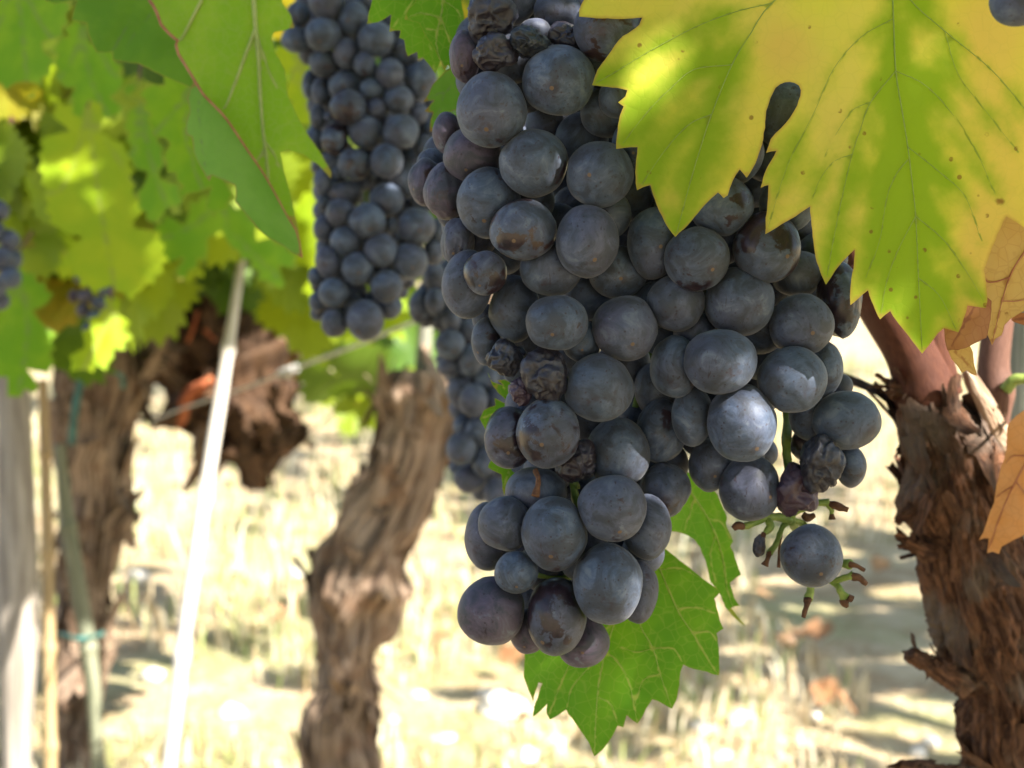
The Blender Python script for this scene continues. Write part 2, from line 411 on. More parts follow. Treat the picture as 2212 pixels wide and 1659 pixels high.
# ------------------------------------------------------------------ traced leaves
def in_poly(pts, poly):
    x, y = pts[:, 0], pts[:, 1]; r = np.zeros(len(pts), bool); j = len(poly) - 1
    for i in range(len(poly)):
        xi, yi = poly[i]; xj, yj = poly[j]
        c = ((yi > y) != (yj > y)) & (x < (xj - xi) * (y - yi) / (yj - yi + 1e-12) + xi); r ^= c; j = i
    return r
def seg_dist(p, a, b):
    ab = b - a; t = np.clip(((p - a) @ ab) / (ab @ ab + 1e-9), 0, 1)
    return np.linalg.norm(p - (a + t[:, None] * ab), axis=1)
def poly_dist(p, pts, closed=False):
    d = np.full(len(p), 1e6); n = len(pts)
    for i in range(n if closed else n - 1): d = np.minimum(d, seg_dist(p, pts[i], pts[(i + 1) % n]))
    return d
def parse(s): 
    a = [float(x) for x in s.replace(',', ' ').split()]; return np.array(a).reshape(-1, 2)

SHADE = {'near': [], 'left': [], 'gold': []}; LIT_PTS = []
def blade(name, outline, depth, mat, parent, veins=(), step=14, wob=1.0, seed=0, origin=(0, 0, 0), shade=True, zones=()):
    """one lamina: outline and veins in reference units, depth(u,v) in metres along the view"""
    o = parse(outline) if isinstance(outline, str) else np.asarray(outline, float)
    q = []
    for i in range(len(o)):                     # subdivide long edges, with a little irregularity
        a, b = o[i], o[(i + 1) % len(o)]; L = np.linalg.norm(b - a); m = max(1, int(L / (step * .9)))
        for j in range(m):
            p = a + (b - a) * j / m
            if j: p = p + np.array([-(b - a)[1], (b - a)[0]]) / L * (noise.noise((p[0] * .05, p[1] * .05, seed)) * 2.2)
            q.append(p)
    q = np.array(q); lo, hi = q.min(0), q.max(0)
    gx = np.arange(lo[0], hi[0], step); gy = np.arange(lo[1], hi[1], step * .87)
    G = np.array([(x + (step / 2 if k % 2 else 0), y) for k, y in enumerate(gy) for x in gx])
    G = G + RNG.uniform(-.18, .18, G.shape) * step
    G = G[in_poly(G, q)]; G = G[poly_dist(G, q, True) > step * .4]
    allp = np.vstack([q, G]); n = len(q)
    r = delaunay_2d_cdt([Vector(p) for p in allp], [(i, (i + 1) % n) for i in range(n)], [], 1, 1e-4)
    v2 = np.array([tuple(v) for v in r[0]]); F = [tuple(f) for f in r[2]]
    D = depth(v2[:, 0], v2[:, 1])
    vd = np.full(len(v2), 400.)
    vl = [catmull(parse(v[1]), 24) for v in veins]
    for v in vl: vd = np.minimum(vd, poly_dist(v2, v))
    ed = poly_dist(v2, q, True)
    # quilted relief between veins
    rel = np.array([noise.noise((a * .022, b * .022, seed + 3.3)) * 2 + noise.noise((a * .007, b * .007, seed)) * 5 for a, b in v2])
    D = D * (1 + K * wob * (rel - 3.0 * np.exp(-(vd / 14) ** 2) * -1))
    W = P(v2[:, 0], v2[:, 1], D)
    org = np.asarray(origin, float)
    F = [f if np.dot(np.cross(W[f[1]] - W[f[0]], W[f[2]] - W[f[0]]), CF) < 0 else f[::-1] for f in F]
    ob = obj(name, new_mesh(name, W - org, F, True, attrs={'vein': vd, 'edge': ed, 'zone': sum(a_ * np.exp(-((v2[:, 0] - x_) / sx_) ** 2 - ((v2[:, 1] - y_) / sy_) ** 2) for x_, y_, sx_, sy_, a_ in zones) if zones else np.zeros(len(v2))}), mat, parent)
    if shade: SHADE[shade if isinstance(shade, str) else 'left'].extend(W[::7])
    return ob

def vein_mesh(veins, depth, mat, parent, origin, lift=1.2, name="veins"):
    M = Mesh()
    for w_, s in veins:
        p = catmull(parse(s), 26); D = depth(p[:, 0], p[:, 1]) * (1 - K * lift * .5)
        W = P(p[:, 0], p[:, 1], D); rad = np.linspace(w_, w_ * .35, len(p)) * K * D
        v, f, uv = tube(W, rad, None, 6); M.add(v, f, uv)
    return M.build(name, mat, parent, origin)

def petiole(parent, pts, mat, origin, r=5, name="petiole"):
    p = np.array(pts, float); W = P(p[:, 0], p[:, 1], p[:, 2]); M = Mesh()
    v, f, uv = tube(W, r * K * p[:, 2], 20, 8); M.add(v, f, uv); return M.build(name, mat, parent, origin)

def plane(d0, u0, v0, gu=0., gv=0., cu=0., cv=0., ax=0.):
    """depth field: gu,gv slopes (per unit), cu,cv curvatures"""
    def f(u, v):
        a = u - u0; b = v - v0
        return d0 * (1 + K * (gu * a + gv * b + cu * a * a / 400 + cv * b * b / 400 + ax * a * b / 400))
    return f

GREEN_V = (.30, .36, .10)
ML_YEL = mat_leaf("yellowing leaf", [(.78, .68, .075), (.72, .70, .07)], (.24, .32, .03), (1., 4), (-8, 88), (.29, .44, .016), (0, 9, (.50, .28, .07)), .02, .5, .05)
ML_GRN = mat_leaf("green leaf", [(.095, .26, .012), (.145, .33, .015)], (.34, .40, .09), (1.2, 4), None, None, (0, 3, (.32, .28, .05)), .0, .45, .2)
ML_GRN_A = mat_leaf("dark upper face of leaf", [(.085, .21, .012), (.12, .26, .016)], (.10, .17, .05), (1, 4), None, None, (0, 3, (.34, .24, .05)), 0, .3, .12)
ML_GRN_U = mat_leaf("pale underside of leaf", [(.19, .37, .022), (.24, .41, .03)], (.30, .36, .14), (2, 6), None, None, (0, 2, (.30, .15, .06)), 0, .42, .22)
ML_GRN_P = mat_leaf("bluish green leaf face", [(.16, .33, .055), (.115, .28, .028)], (.14, .22, .08), (1, 4), None, None, (0, 4, (.30, .10, .06)), 0, .3, .12)
ML_LIME = mat_leaf("lime background leaf", [(.27, .40, .014), (.34, .44, .016)], (.26, .32, .06), (2, 8), None, None, None, 0, .5, .1)
ML_MID = mat_leaf("mid green background leaf", [(.135, .30, .014), (.20, .36, .016)], (.16, .25, .06), (2, 8), None, None, (0, 6, (.25, .28, .04)), 0, .45, .1)
ML_TAN = mat_leaf("tan dry leaf", [(.52, .32, .10), (.56, .37, .13)], (.32, .14, .05), (1.5, 5), None, None, (0, 3, (.3, .12, .04)), .01, .42, .2)
ML_RUST = mat_leaf("rust brown dry leaf", [(.30, .115, .04), (.36, .17, .065)], (.18, .06, .025), (1.5, 5), None, None, (0, 3, (.15, .05, .02)), 0, .35, .25)
ML_ORG = mat_leaf("orange dry leaf", [(.58, .30, .15), (.60, .27, .10)], (.40, .17, .07), (1.5, 5), None, None, (0, 2, (.35, .12, .05)), 0, .4, .3)
M_VEIN_G = mat_plain("pale green vein", (.26, .33, .09), (.34, .40, .13), 200, .5)
M_VEIN_G2 = mat_plain("yellow green vein", (.24, .31, .05), (.30, .36, .07), 200, .5)
M_VEIN_D = mat_plain("dull green vein", (.20, .29, .045), (.26, .33, .06), 200, .5)
M_VEIN_R = mat_plain("red brown rib", (.28, .085, .045), (.40, .16, .09), 200, .55)

def leaf_thing(label, base, group=None, name="vine_leaf", cat="leaf"):
    return thing(name, base, label, cat, group)

def teeth(o, seed):
    d = np.vstack([o, o[:1]]); L = np.concatenate([[0], np.cumsum(np.linalg.norm(np.diff(d, axis=0), axis=1))]); n = int(L[-1] / 15); n += n % 2
    s_ = np.linspace(0, L[-1], n, endpoint=False); p = np.stack([np.interp(s_, L, d[:, 0]), np.interp(s_, L, d[:, 1])], 1)
    nr = np.roll(p, -1, 0) - np.roll(p, 1, 0); nr = np.stack([nr[:, 1], -nr[:, 0]], 1); nr /= np.linalg.norm(nr, axis=1)[:, None] + 1e-9
    if np.mean(np.sum(nr * (p - p.mean(0)), 1)) < 0: nr = -nr
    a = np.array([(8.5 if k % 2 else -6.) * (.6 + .9 * abs(noise.noise((k * .7, seed, 0)))) + 9 * noise.noise((k * .13, seed, 5)) - min(50, .05 * L[-1]) * max(0., math.cos(2 * math.pi * (5 * s_[k] / L[-1]) + seed * 1.3 + .8 * math.sin(s_[k] / 60.))) ** 4 for k in range(n)])
    return p + nr * a[:, None]

def build_leaves():
    # ---- big yellow leaf, upper right
    D = plane(.3136, 1750, 500, gu=.01, gv=.008, cu=.02, cv=.01, ax=.01)
    ve = [(4.5, "1905,-95 1925,-40 1930,40 1935,153 1948,235 1961,317 1970,390 1978,467 1984,600 1992,755"),
          (3.8, "1905,-95 1790,-85 1667,7 1620,75 1581,140 1537,247 1513,320 1494,383 1461,505"),
          (3.4, "1905,-95 1967,0 2041,67 2141,150 2212,233 2260,300"),
          (2.6, "1667,7 1590,25 1512,54 1450,85 1390,118 1330,155 1283,182"),
          (2.4, "1581,140 1500,150 1450,190 1400,240 1345,310"),
          (2.4, "1537,247 1490,268 1440,320 1385,400"),
          (2.4, "1935,153 1881,220 1860,275 1841,333 1821,417 1800,520 1785,608"),
          (2.2, "1961,345 1935,378 1915,430 1900,520 1870,600"),
          (2.2, "1935,153 2000,185 2060,250 2110,330 2150,420"),
          (2.2, "1961,317 2030,372 2085,425 2120,520"),
          (2., "1978,467 2040,520 2090,590 2125,650"), (2., "1978,467 1940,540 1915,610 1903,680"),
          (2., "1930,40 1860,80 1800,150 1760,240 1700,360 1660,490"), (1.8, "1841,333 1800,350 1770,390 1755,430"),
          (1.8, "1984,600 2030,640 2065,710"), (1.6, "1881,220 1840,240 1800,300 1780,340"), (1.6, "2041,67 2070,160 2130,240 2200,330")]
    out = """1261,0 1251,22 1251,36 1275,38 1301,40 1347,41 1387,38 1381,53 1365,66 1345,78 1328,98 1313,120 1301,136 1291,150 1284,168 1279,184
    1295,186 1313,188 1335,190 1355,195 1351,208 1343,215 1335,221 1347,230 1339,250 1335,270 1333,290 1331,308 1331,322 1352,319 1377,318 1374,345 1372,372 1373,395 1376,411
    1390,404 1405,400 1409,416 1415,432 1424,456 1435,478 1446,496 1459,512 1476,496 1493,478 1508,460 1523,442 1537,428 1551,416 1557,421 1563,428 1572,422 1577,405 1583,390 1590,377 1598,366 1605,374 1613,384
    1620,374 1627,362 1636,342 1643,322 1649,300 1653,276 1655,240 1664,212 1675,190 1685,182 1695,178 1706,177 1716,179 1726,185 1730,195 1729,207 1722,228 1714,242 1706,255 1697,266 1687,277 1675,288 1665,300 1660,315 1655,330 1666,327 1677,326
    1667,345 1655,366 1648,386 1643,406 1651,402 1660,400 1659,425 1657,450 1654,480 1653,506 1680,490 1707,474 1730,459 1750,446 1752,470 1755,499 1758,530 1762,557 1772,588 1784,615 1794,601 1804,585 1825,560 1846,539 1845,560 1844,579 1839,601 1837,623 1836,640 1837,659
    1845,653 1854,645 1865,635 1875,627 1878,638 1882,649 1890,668 1901,690 1911,681 1923,672 1936,692 1950,710 1970,736 1981,750 1992,764 2001,753 2010,742 2018,731 2026,720 2040,709 2054,713 2070,718 2077,704 2082,688 2087,674 2090,660 2110,663 2130,665 2133,650 2133,638 2130,610 2126,583 2140,545 2155,505 2174,468
    2195,480 2225,500 2260,440 2290,300 2270,100 2230,-70 2120,-150 1980,-120 1905,-100 1800,-170 1650,-160 1480,-120 1330,-70"""
    t = leaf_thing("large yellow leaf with green veins and brown specks in front of the nearest grapes", P(1905, -95, .3085))
    blade("blade", out, D, ML_YEL, t, ve, 11, 1., 1, t.location, 'gold', ((2170, 330, 110, 330, 1.), (2120, 560, 80, 110, .9), (1690, 110, 70, 90, .9), (1450, 440, 55, 60, .8), (1665, 450, 45, 60, .8), (2060, 690, 60, 50, .6), (2140, 40, 90, 90, .8), (1960, 260, 70, 260, -.7), (1560, 200, 60, 140, -.5))); vein_mesh([(q[0] * .38, q[1]) for q in ve], D, M_VEIN_D, t, t.location, -.4)
    petiole(t, [(1905, -95, .309), (1915, -160, .315), (1960, -300, .335)], M_CANE2, t.location, 9)
    # ---- tan, rust and orange dry leaves on the right
    D = plane(.328, 2150, 640, gu=.1, gv=.05)
    ve = [(2, "2230,520 2180,600 2143,740"), (1.6, "2180,600 2140,610 2125,600"), (1.4, "2165,650 2200,650 2240,640")]
    t = leaf_thing("tan dry leaf hanging behind the yellow leaf at the right edge", P(2230, 500, .328))
    blade("blade", "2100,540 2120,620 2124,692 2132,722 2143,746 2150,732 2164,724 2170,702 2182,690 2198,680 2212,672 2240,655 2275,560 2240,470 2180,455 2140,480", D, ML_TAN, t, ve, 11, 1., 2, t.location)
    vein_mesh(ve, D, M_VEIN_R, t, t.location)
    D = plane(.320, 2090, 700, gu=.35, gv=-.1, cu=1.2)
    ve = [(2, "2120,640 2090,690 2056,750"), (1.4, "2095,690 2070,690 2045,700")]
    t = leaf_thing("curled rust brown leaf tucked under the tip of the yellow leaf", P(2120, 640, .32))
    blade("blade", "2060,630 2046,670 2039,708 2041,735 2046,757 2056,755 2068,757 2086,752 2105,742 2131,730 2140,690 2142,650 2100,620", D, ML_RUST, t, ve, 9, 1.6, 3, t.location)
    D = plane(.335, 2080, 780, gu=.2, gv=.1, cu=2)
    t = leaf_thing("small crumpled pale brown leaf above the bark of the near vine", P(2070, 757, .335))
    blade("blade", "2048,757 2070,752 2095,746 2102,762 2104,785 2110,812 2098,808 2088,800 2078,806 2068,790 2055,775", D, ML_TAN, t, [(1, "2060,757 2085,780 2105,808")], 8, 1.6, 4, t.location)
    D = plane(.33, 2200, 690, gu=.2)
    t = leaf_thing("dark rust leaf scrap below the tan leaf at the right edge", P(2230, 680, .33))
    blade("blade", "2184,691 2192,681 2205,676 2235,668 2260,690 2240,702 2215,704 2197,698", D, ML_RUST, t, [(1, "2240,685 2190,691")], 8, 1.5, 5, t.location)
    D = plane(.395, 2190, 1030, gu=-.15, gv=.12, cu=1.0)
    ve = [(2.2, "2270,900 2215,1000 2170,1090 2136,1185"), (1.6, "2225,985 2190,985 2172,1000"), (1.6, "2190,1050 2170,1060 2152,1075"), (1.5, "2195,1040 2230,1090 2260,1130")]
    t = leaf_thing("orange dry leaf lying over the trunk of the near vine", P(2270, 900, .395))
    blade("blade", "2212,886 2195,898 2178,916 2175,942 2174,970 2166,1000 2158,1026 2151,1058 2147,1087 2139,1104 2131,1130 2124,1150 2114,1167 2125,1163 2136,1163 2134,1180 2132,1195 2145,1192 2158,1197 2164,1181 2187,1168 2212,1156 2270,1130 2310,1040 2300,900 2260,870", D, ML_ORG, t, ve, 11, 1.3, 6, t.location)
    vein_mesh(ve, D, M_VEIN_R, t, t.location, .6); petiole(t, [(2270,900,.395),(2300,840,.41),(2320,790,.45)], M_VEIN_R, t.location, 5)
    # ---- toothed green leaf, top centre
    D1 = plane(.385, 870, 60, gu=-.1, gv=.05); D2 = plane(.368, 940, 60, gu=.1, gv=-.15, cu=.6)
    t = leaf_thing("bright green toothed leaf with red tips hanging between the two biggest grape bunches", P(935, -60, .375))
    blade("back_lobe", "804,0 799,20 792,52 805,50 817,48 832,40 845,31 843,50 841,69 853,66 865,66 862,82 873,86 875,98 876,108 881,122 890,117 901,112 903,128 913,124 920,132 927,140 934,150 940,159 945,149 949,138 960,100 950,40 925,-40 860,-60 820,-40", D1, ML_GRN, t, [(1.6, "930,-50 880,20 845,62"), (1.4, "930,-50 925,60 938,150")], 9, 1., 7, t.location)
    ve = [(2.4, "940,-60 955,0 952,38 945,66 943,100 958,150"), (1.6, "952,38 918,30 905,28 885,36"), (1.5, "952,40 965,70 975,105"), (1.4, "945,66 920,62"), (1.4, "955,0 985,20 998,46")]
    blade("front_lobe", "897,4 890,11 883,18 877,30 873,42 889,46 905,50 911,60 915,70 924,85 935,100 944,118 953,134 957,145 960,154 965,147 969,140 974,150 981,163 991,178 1000,160 1010,110 1006,60 998,10 990,-50 940,-70 900,-40", D2, ML_GRN, t, ve, 9, 1., 8, t.location)
    vein_mesh([(q[0] * .6, q[1]) for q in ve], D2, M_VEIN_G2, t, t.location, .5)
    D = plane(.40, 960, 210, gu=.25, gv=.1)
    ve = [(1.8, "1000,160 965,200 935,275"), (1.2, "970,195 940,205 918,219")]
    t = leaf_thing("pale green serrated leaf tip poking out left of the upper grapes", P(1000, 160, .40))
    blade("blade", "959,156 947,168 935,182 930,192 927,200 921,210 914,220 925,218 937,217 926,230 917,240 935,244 931,255 929,266 928,275 929,286 945,276 955,246 975,240 1010,232 1030,190 1010,150 975,145", D, ML_GRN_P, t, ve, 9, 1., 9, t.location)
    # ---- large folded leaf, upper left
    base = P(470, -90, .44); t = leaf_thing("large folded green leaf with a red rib seen partly from below", base)
    Da = plane(.455, 330, 60, gu=-.25, gv=.1)
    blade("upper_face", "90,-60 99,2 120,8 145,5 165,2 162,14 158,26 155,43 170,46 188,50 190,64 192,75 198,92 209,113 226,113 243,112 243,130 270,134 300,138 330,154 370,171 414,190 425,180 420,172 400,138 380,106 388,86 352,60 336,20 322,0 320,-60", Da, ML_GRN_A, t, [(2, "320,-60 280,40 243,110"), (2, "336,20 300,60 250,130")], 12, 1.2, 10, t.location)
    Db = plane(.440, 520, 250, gu=.05, gv=.03, cu=.5)
    ve = [(6, "540,-80 548,0 552,60 558,120 562,200 568,280 574,330 580,388"), (4.2, "436,0 415,40 395,78 386,88"), (4.5, "552,62 530,120 508,180 492,220 482,236"), (2., "572,322 562,340 552,352"), (2, "568,300 590,330 604,360"), (2, "556,80 580,150 600,190"), (1.6, "436,0 470,-60 500,-80")]
    blade("pale_underside", "310,-60 320,0 336,20 352,60 384,88 380,106 420,172 440,205 475,240 496,266 536,326 560,360 580,392 600,428 620,466 642,502 653,558 650,530 646,506 636,456 624,406 614,372 606,330 624,324 656,334 688,356 715,386 716,372 696,336 670,298 646,258 622,205 616,150 594,112 586,84 592,70 615,66 636,60 628,32 610,6 600,-60", Db, ML_GRN_U, t, ve, 12, 1.2, 11, t.location)
    vein_mesh(ve, Db, M_VEIN_G, t, t.location, 2.)
    Dc = plane(.432, 520, 380, gu=.12, gv=-.02, cu=.8)
    blade("lower_flap", "420,172 412,190 404,212 410,240 402,268 402,290 414,296 417,312 418,328 428,352 446,384 453,391 457,378 486,390 508,400 510,424 508,436 532,464 556,494 584,516 610,530 632,546 653,558 642,502 620,466 600,428 580,392 560,360 536,326 496,266 475,240 440,205", Dc, ML_GRN_P, t, [(1, "430,190 430,260 445,380")], 11, 1., 12, t.location)
    rib = [(3.4, "322,0 336,20 352,60 384,88 380,106 420,172 440,205 475,240 496,266 536,326 560,360 580,392 600,428 620,466 642,502 653,556")]
    vein_mesh(rib, lambda u, v: np.minimum(Db(u, v), Dc(u, v)) * .997, M_VEIN_R, t, t.location, 2., "midrib")
    petiole(t, [(540, -80, .44), (560, -160, .45), (640, -260, .48)], M_CANE2, t.location, 8)
    # ---- leaf behind the bunch bottom
    D = plane(.365, 1380, 1380, gu=-.12, gv=-.10, cu=.5)
    ve = [(2.6, "1400,1180 1360,1260 1326,1351 1308,1406 1293,1481 1287,1556 1284,1628"), (2.4, "1400,1180 1395,1270 1381,1341 1411,1401 1426,1456 1450,1526"),
          (2.4, "1400,1180 1426,1231 1463,1316 1496,1368 1525,1415 1550,1456"), (1.6, "1308,1406 1338,1434 1358,1471 1368,1514 1376,1560"), (1.5, "1293,1506 1320,1522 1333,1560"),
          (1.4, "1411,1401 1375,1408 1340,1398"), (1.4, "1411,1401 1455,1402 1475,1430"), (1.4, "1463,1316 1500,1312 1548,1325"), (1.4, "1496,1368 1530,1365 1550,1385"), (1.3, "1426,1231 1470,1228 1515,1250"), (1.6, "1330,1340 1240,1420 1185,1545"), (1.4, "1310,1400 1240,1480 1225,1530"), (1.3,"1426,1456 1390,1470 1372,1520")]
    t = leaf_thing("green leaf with yellow veins hanging behind the lowest grapes", P(1400, 1180, .366))
    blade("blade", "1438,1186 1476,1216 1513,1246 1535,1262 1556,1278 1543,1293 1551,1321 1555,1340 1563,1358 1548,1368 1553,1401 1554,1438 1553,1459 1540,1457 1526,1451 1500,1446 1476,1436 1470,1452 1468,1469 1463,1506 1452,1531 1443,1527 1433,1521 1420,1514 1409,1511 1396,1531 1388,1548 1377,1563 1365,1555 1354,1545 1350,1558 1347,1571 1334,1568 1321,1594 1301,1621 1284,1634 1276,1614 1251,1574 1236,1552 1223,1533 1206,1545 1188,1555 1181,1541 1182,1521 1167,1536 1151,1549 1156,1519 1164,1497 1171,1476 1163,1474 1157,1494 1152,1516 1142,1492 1131,1461 1133,1406 1145,1380 1200,1290 1300,1220 1380,1165", D, ML_GRN, t, ve, 10, 1., 13, t.location)
    vein_mesh([(q[0] * .6, q[1]) for q in ve], D, M_VEIN_G2, t, t.location, .5)
    D = plane(.385, 1530, 1180, gu=.45, gv=.05, cu=-.6)
    ve = [(2, "1470,1030 1530,1120 1560,1200 1575,1290 1608,1350"), (1.4, "1500,1075 1490,1110 1478,1145"), (1.2, "1530,1120 1560,1130 1580,1166"), (1.3, "1545,1160 1535,1200 1548,1270")]
    t = leaf_thing("narrow curled green leaf with a ragged tip right of the lowest grapes", P(1470, 1030, .385))
    blade("blade", "1430,1040 1470,1015 1520,1030 1550,1068 1560,1092 1571,1119 1568,1130 1576,1150 1584,1169 1578,1179 1586,1196 1591,1213 1596,1228 1601,1241 1588,1250 1577,1259 1582,1275 1586,1290 1598,1309 1588,1310 1580,1313 1592,1330 1604,1345 1613,1354 1596,1343 1580,1328 1566,1311 1558,1288 1547,1272 1536,1258 1531,1240 1526,1221 1520,1202 1513,1183 1502,1168 1488,1158 1470,1151 1451,1148 1430,1120", D, ML_GRN, t, ve, 9, 1., 14, t.location)
    vein_mesh([(q[0] * .6, q[1]) for q in ve], D, M_VEIN_G2, t, t.location, .5)
    D = plane(.362, 1090, 930, gu=-.1)
    t = leaf_thing("small light green leaf with hooked teeth showing behind the left grapes", P(1150, 930, .362))
    ve = [(1.4, "1170,940 1110,900 1070,895 1040,903"), (1.2, "1120,900 1100,850 1060,812"), (1.2, "1150,980 1100,1020 1088,1060")]
    blade("blade", "1053,804 1057,815 1063,824 1075,829 1087,832 1080,826 1074,821 1090,820 1107,826 1150,850 1180,950 1180,1030 1111,1040 1095,1050 1089,1071 1085,1054 1084,1038 1083,1025 1068,1018 1054,1010 1059,996 1075,985 1060,950 1049,930 1042,916 1036,904 1045,886 1057,880 1070,876 1068,859 1085,868 1103,878 1095,866 1085,856 1075,848 1066,836", D, ML_GRN, t, ve, 8, .8, 15, t.location)
    # ---- blurred leaves of the left vines
    bgl = [
     ("mid green leaf directly behind the folded leaf, with a pale lower lobe", .60, ML_MID, "312,160 308,200 324,250 324,306 332,328 350,348 366,366 380,382 390,396 386,420 385,438 398,430 408,424 430,440 446,452 460,469 476,458 492,446 508,416 520,380 470,240 420,170 350,140", "430,160 400,280 450,450", .25),
     ("large lime leaf with sunlit flecks in the middle of the left foliage", .95, ML_LIME, "115,235 150,222 182,226 215,212 250,240 262,265 275,300 280,360 290,420 318,455 340,500 352,530 360,560 348,590 330,615 305,622 290,640 262,640 235,652 210,632 180,620 168,600 150,580 130,540 120,500 104,455 95,400 86,350 92,290", "190,230 210,400 250,640", -.2),
     ("broad yellow green leaf at the left edge under the lime leaf", 1.06, ML_LIME, "-20,440 20,425 60,430 110,418 135,445 150,480 160,515 172,545 190,580 172,592 150,602 120,588 100,592 66,575 40,560 18,545 5,520 -20,510", "60,430 110,500 170,585", .3),
     ("green leaf hanging lowest at the left edge above the pale post", 1.0, ML_MID, "-30,600 20,580 62,590 95,610 122,640 112,680 118,720 108,760 112,800 92,820 84,850 58,846 30,862 0,845 -30,840", "30,590 60,700 40,850", .15),
     ("bright green leaf filling the top left corner", .70, ML_MID, "-60,-60 60,-90 150,-40 148,20 140,60 120,100 112,140 84,185 62,232 40,205 18,200 -20,160 -60,120", "30,-60 50,80 60,220", -.3),
     ("dark green leaf between the corner leaf and the folded leaf", .82, ML_MID, "120,60 170,40 230,90 262,140 270,200 255,250 235,262 215,235 190,240 170,262 150,225 130,200 122,140", "180,50 190,150 235,255", .4),
     ("long green leaf hanging beside the lime leaf", .86, ML_MID, "262,200 300,160 330,230 352,330 372,378 392,420 390,455 372,480 350,470 330,484 305,452 290,425 282,360 275,300", "300,170 320,320 370,475", -.4),
     ("wide green leaf hanging below the tip of the folded leaf", 1.0, ML_MID, "330,500 362,455 400,440 450,425 500,440 560,470 600,520 632,545 645,580 632,605 620,622 600,620 585,630 560,600 540,565 510,545 480,540 455,560 430,562 405,590 380,602 362,590 345,560", "480,430 500,500 600,600", .2),
     ("glowing yellow green leaf left of the second grape bunch", 1.25, ML_LIME, "596,330 650,320 700,338 735,400 742,470 730,540 712,580 700,640 680,655 655,628 640,600 628,560 640,520 622,480 608,440 598,390", "660,330 680,450 690,640", -.25),
     ("second glowing yellow green leaf lower behind the second grape bunch", 1.6, ML_LIME, "700,560 760,540 830,560 880,620 900,690 880,740 840,720 800,745 760,720 730,735 715,690 690,640", "780,550 790,640 840,735", .2),
     ("small light green leaf hanging in front of the left trunk", .975, ML_LIME, "214,650 232,640 252,641 268,660 278,690 282,722 270,745 262,770 245,778 230,792 212,792 198,802 185,800 172,818 160,800 150,780 160,760 170,738 184,712 200,690", "240,645 225,710 175,808", .3),
     ("yellow green leaf low beside the wire and middle trunk", 1.9, ML_LIME, "740,760 790,740 850,745 890,780 900,830 872,870 850,850 835,900 825,950 812,905 790,870 760,860 735,830", "810,745 820,830 825,940", .1),
     ("green leaf behind the second grape bunch near its top", .75, ML_LIME, "590,110 640,90 680,140 690,220 700,290 690,350 668,330 650,290 630,230 605,180", "640,100 660,220 690,345", .2),
     ("yellow leaf with a rusty edge behind the dark upper left leaves", 1.1, ML_LIME, "215,140 262,150 300,190 312,250 300,310 285,400 262,420 245,380 230,320 215,260 205,200", "250,150 262,280 265,410", .1),
    ]
    for i, (lab, d, m, o, v, g) in enumerate(bgl):
        oo = teeth(parse(o), i); c = oo.mean(0); Df = plane(d, c[0], c[1], gu=g, gv=-.25, cu=.5 * math.copysign(1, g))
        pv = parse(v); t = leaf_thing(lab, P(pv[0, 0], pv[0, 1], d))
        mid = pv[1]; ve = [(2.2, v), (1.5, f"{pv[0,0]},{pv[0,1]} {(mid[0]+oo[:,0].min())/2},{mid[1]-10} {oo[:,0].min()+12},{mid[1]+20}"), (1.5, f"{pv[0,0]},{pv[0,1]} {(mid[0]+oo[:,0].max())/2},{mid[1]-10} {oo[:,0].max()-12},{mid[1]+20}")]
        blade("blade", oo, Df, m, t, ve, 15, 1.8, 20 + i, t.location, shade=('left' if "glowing" not in lab and "small light" not in lab and "low beside" not in lab else False))
        petiole(t, [(pv[0, 0], pv[0, 1], d), (pv[0, 0] + 8, pv[0, 1] - 40, d * 1.01), (pv[0, 0] + 40, pv[0, 1] - 90, d * 1.03)], M_CANE2, t.location, 3)

# ------------------------------------------------------------------ grapes
def sphere_dirs(nu, nv):
    V = [(0, 0, 1.)]
    for i in range(1, nv):
        p = math.pi * i / nv
        for j in range(nu): a = 2 * math.pi * j / nu; V.append((math.sin(p) * math.cos(a), math.sin(p) * math.sin(a), math.cos(p)))
    V.append((0, 0, -1.)); F = [(0, 1 + j, 1 + (j + 1) % nu) for j in range(nu)]
    for i in range(nv - 2):
        for j in range(nu): a = 1 + i * nu; F.append((a + j, a + nu + j, a + nu + (j + 1) % nu, a + (j + 1) % nu))
    k = len(V) - 1; a = 1 + (nv - 2) * nu; F += [(a + j, k, a + (j + 1) % nu) for j in range(nu)]
    return np.array(V), F
S_LO = sphere_dirs(30, 18); S_MID = sphere_dirs(44, 28); S_HI = sphere_dirs(84, 56)

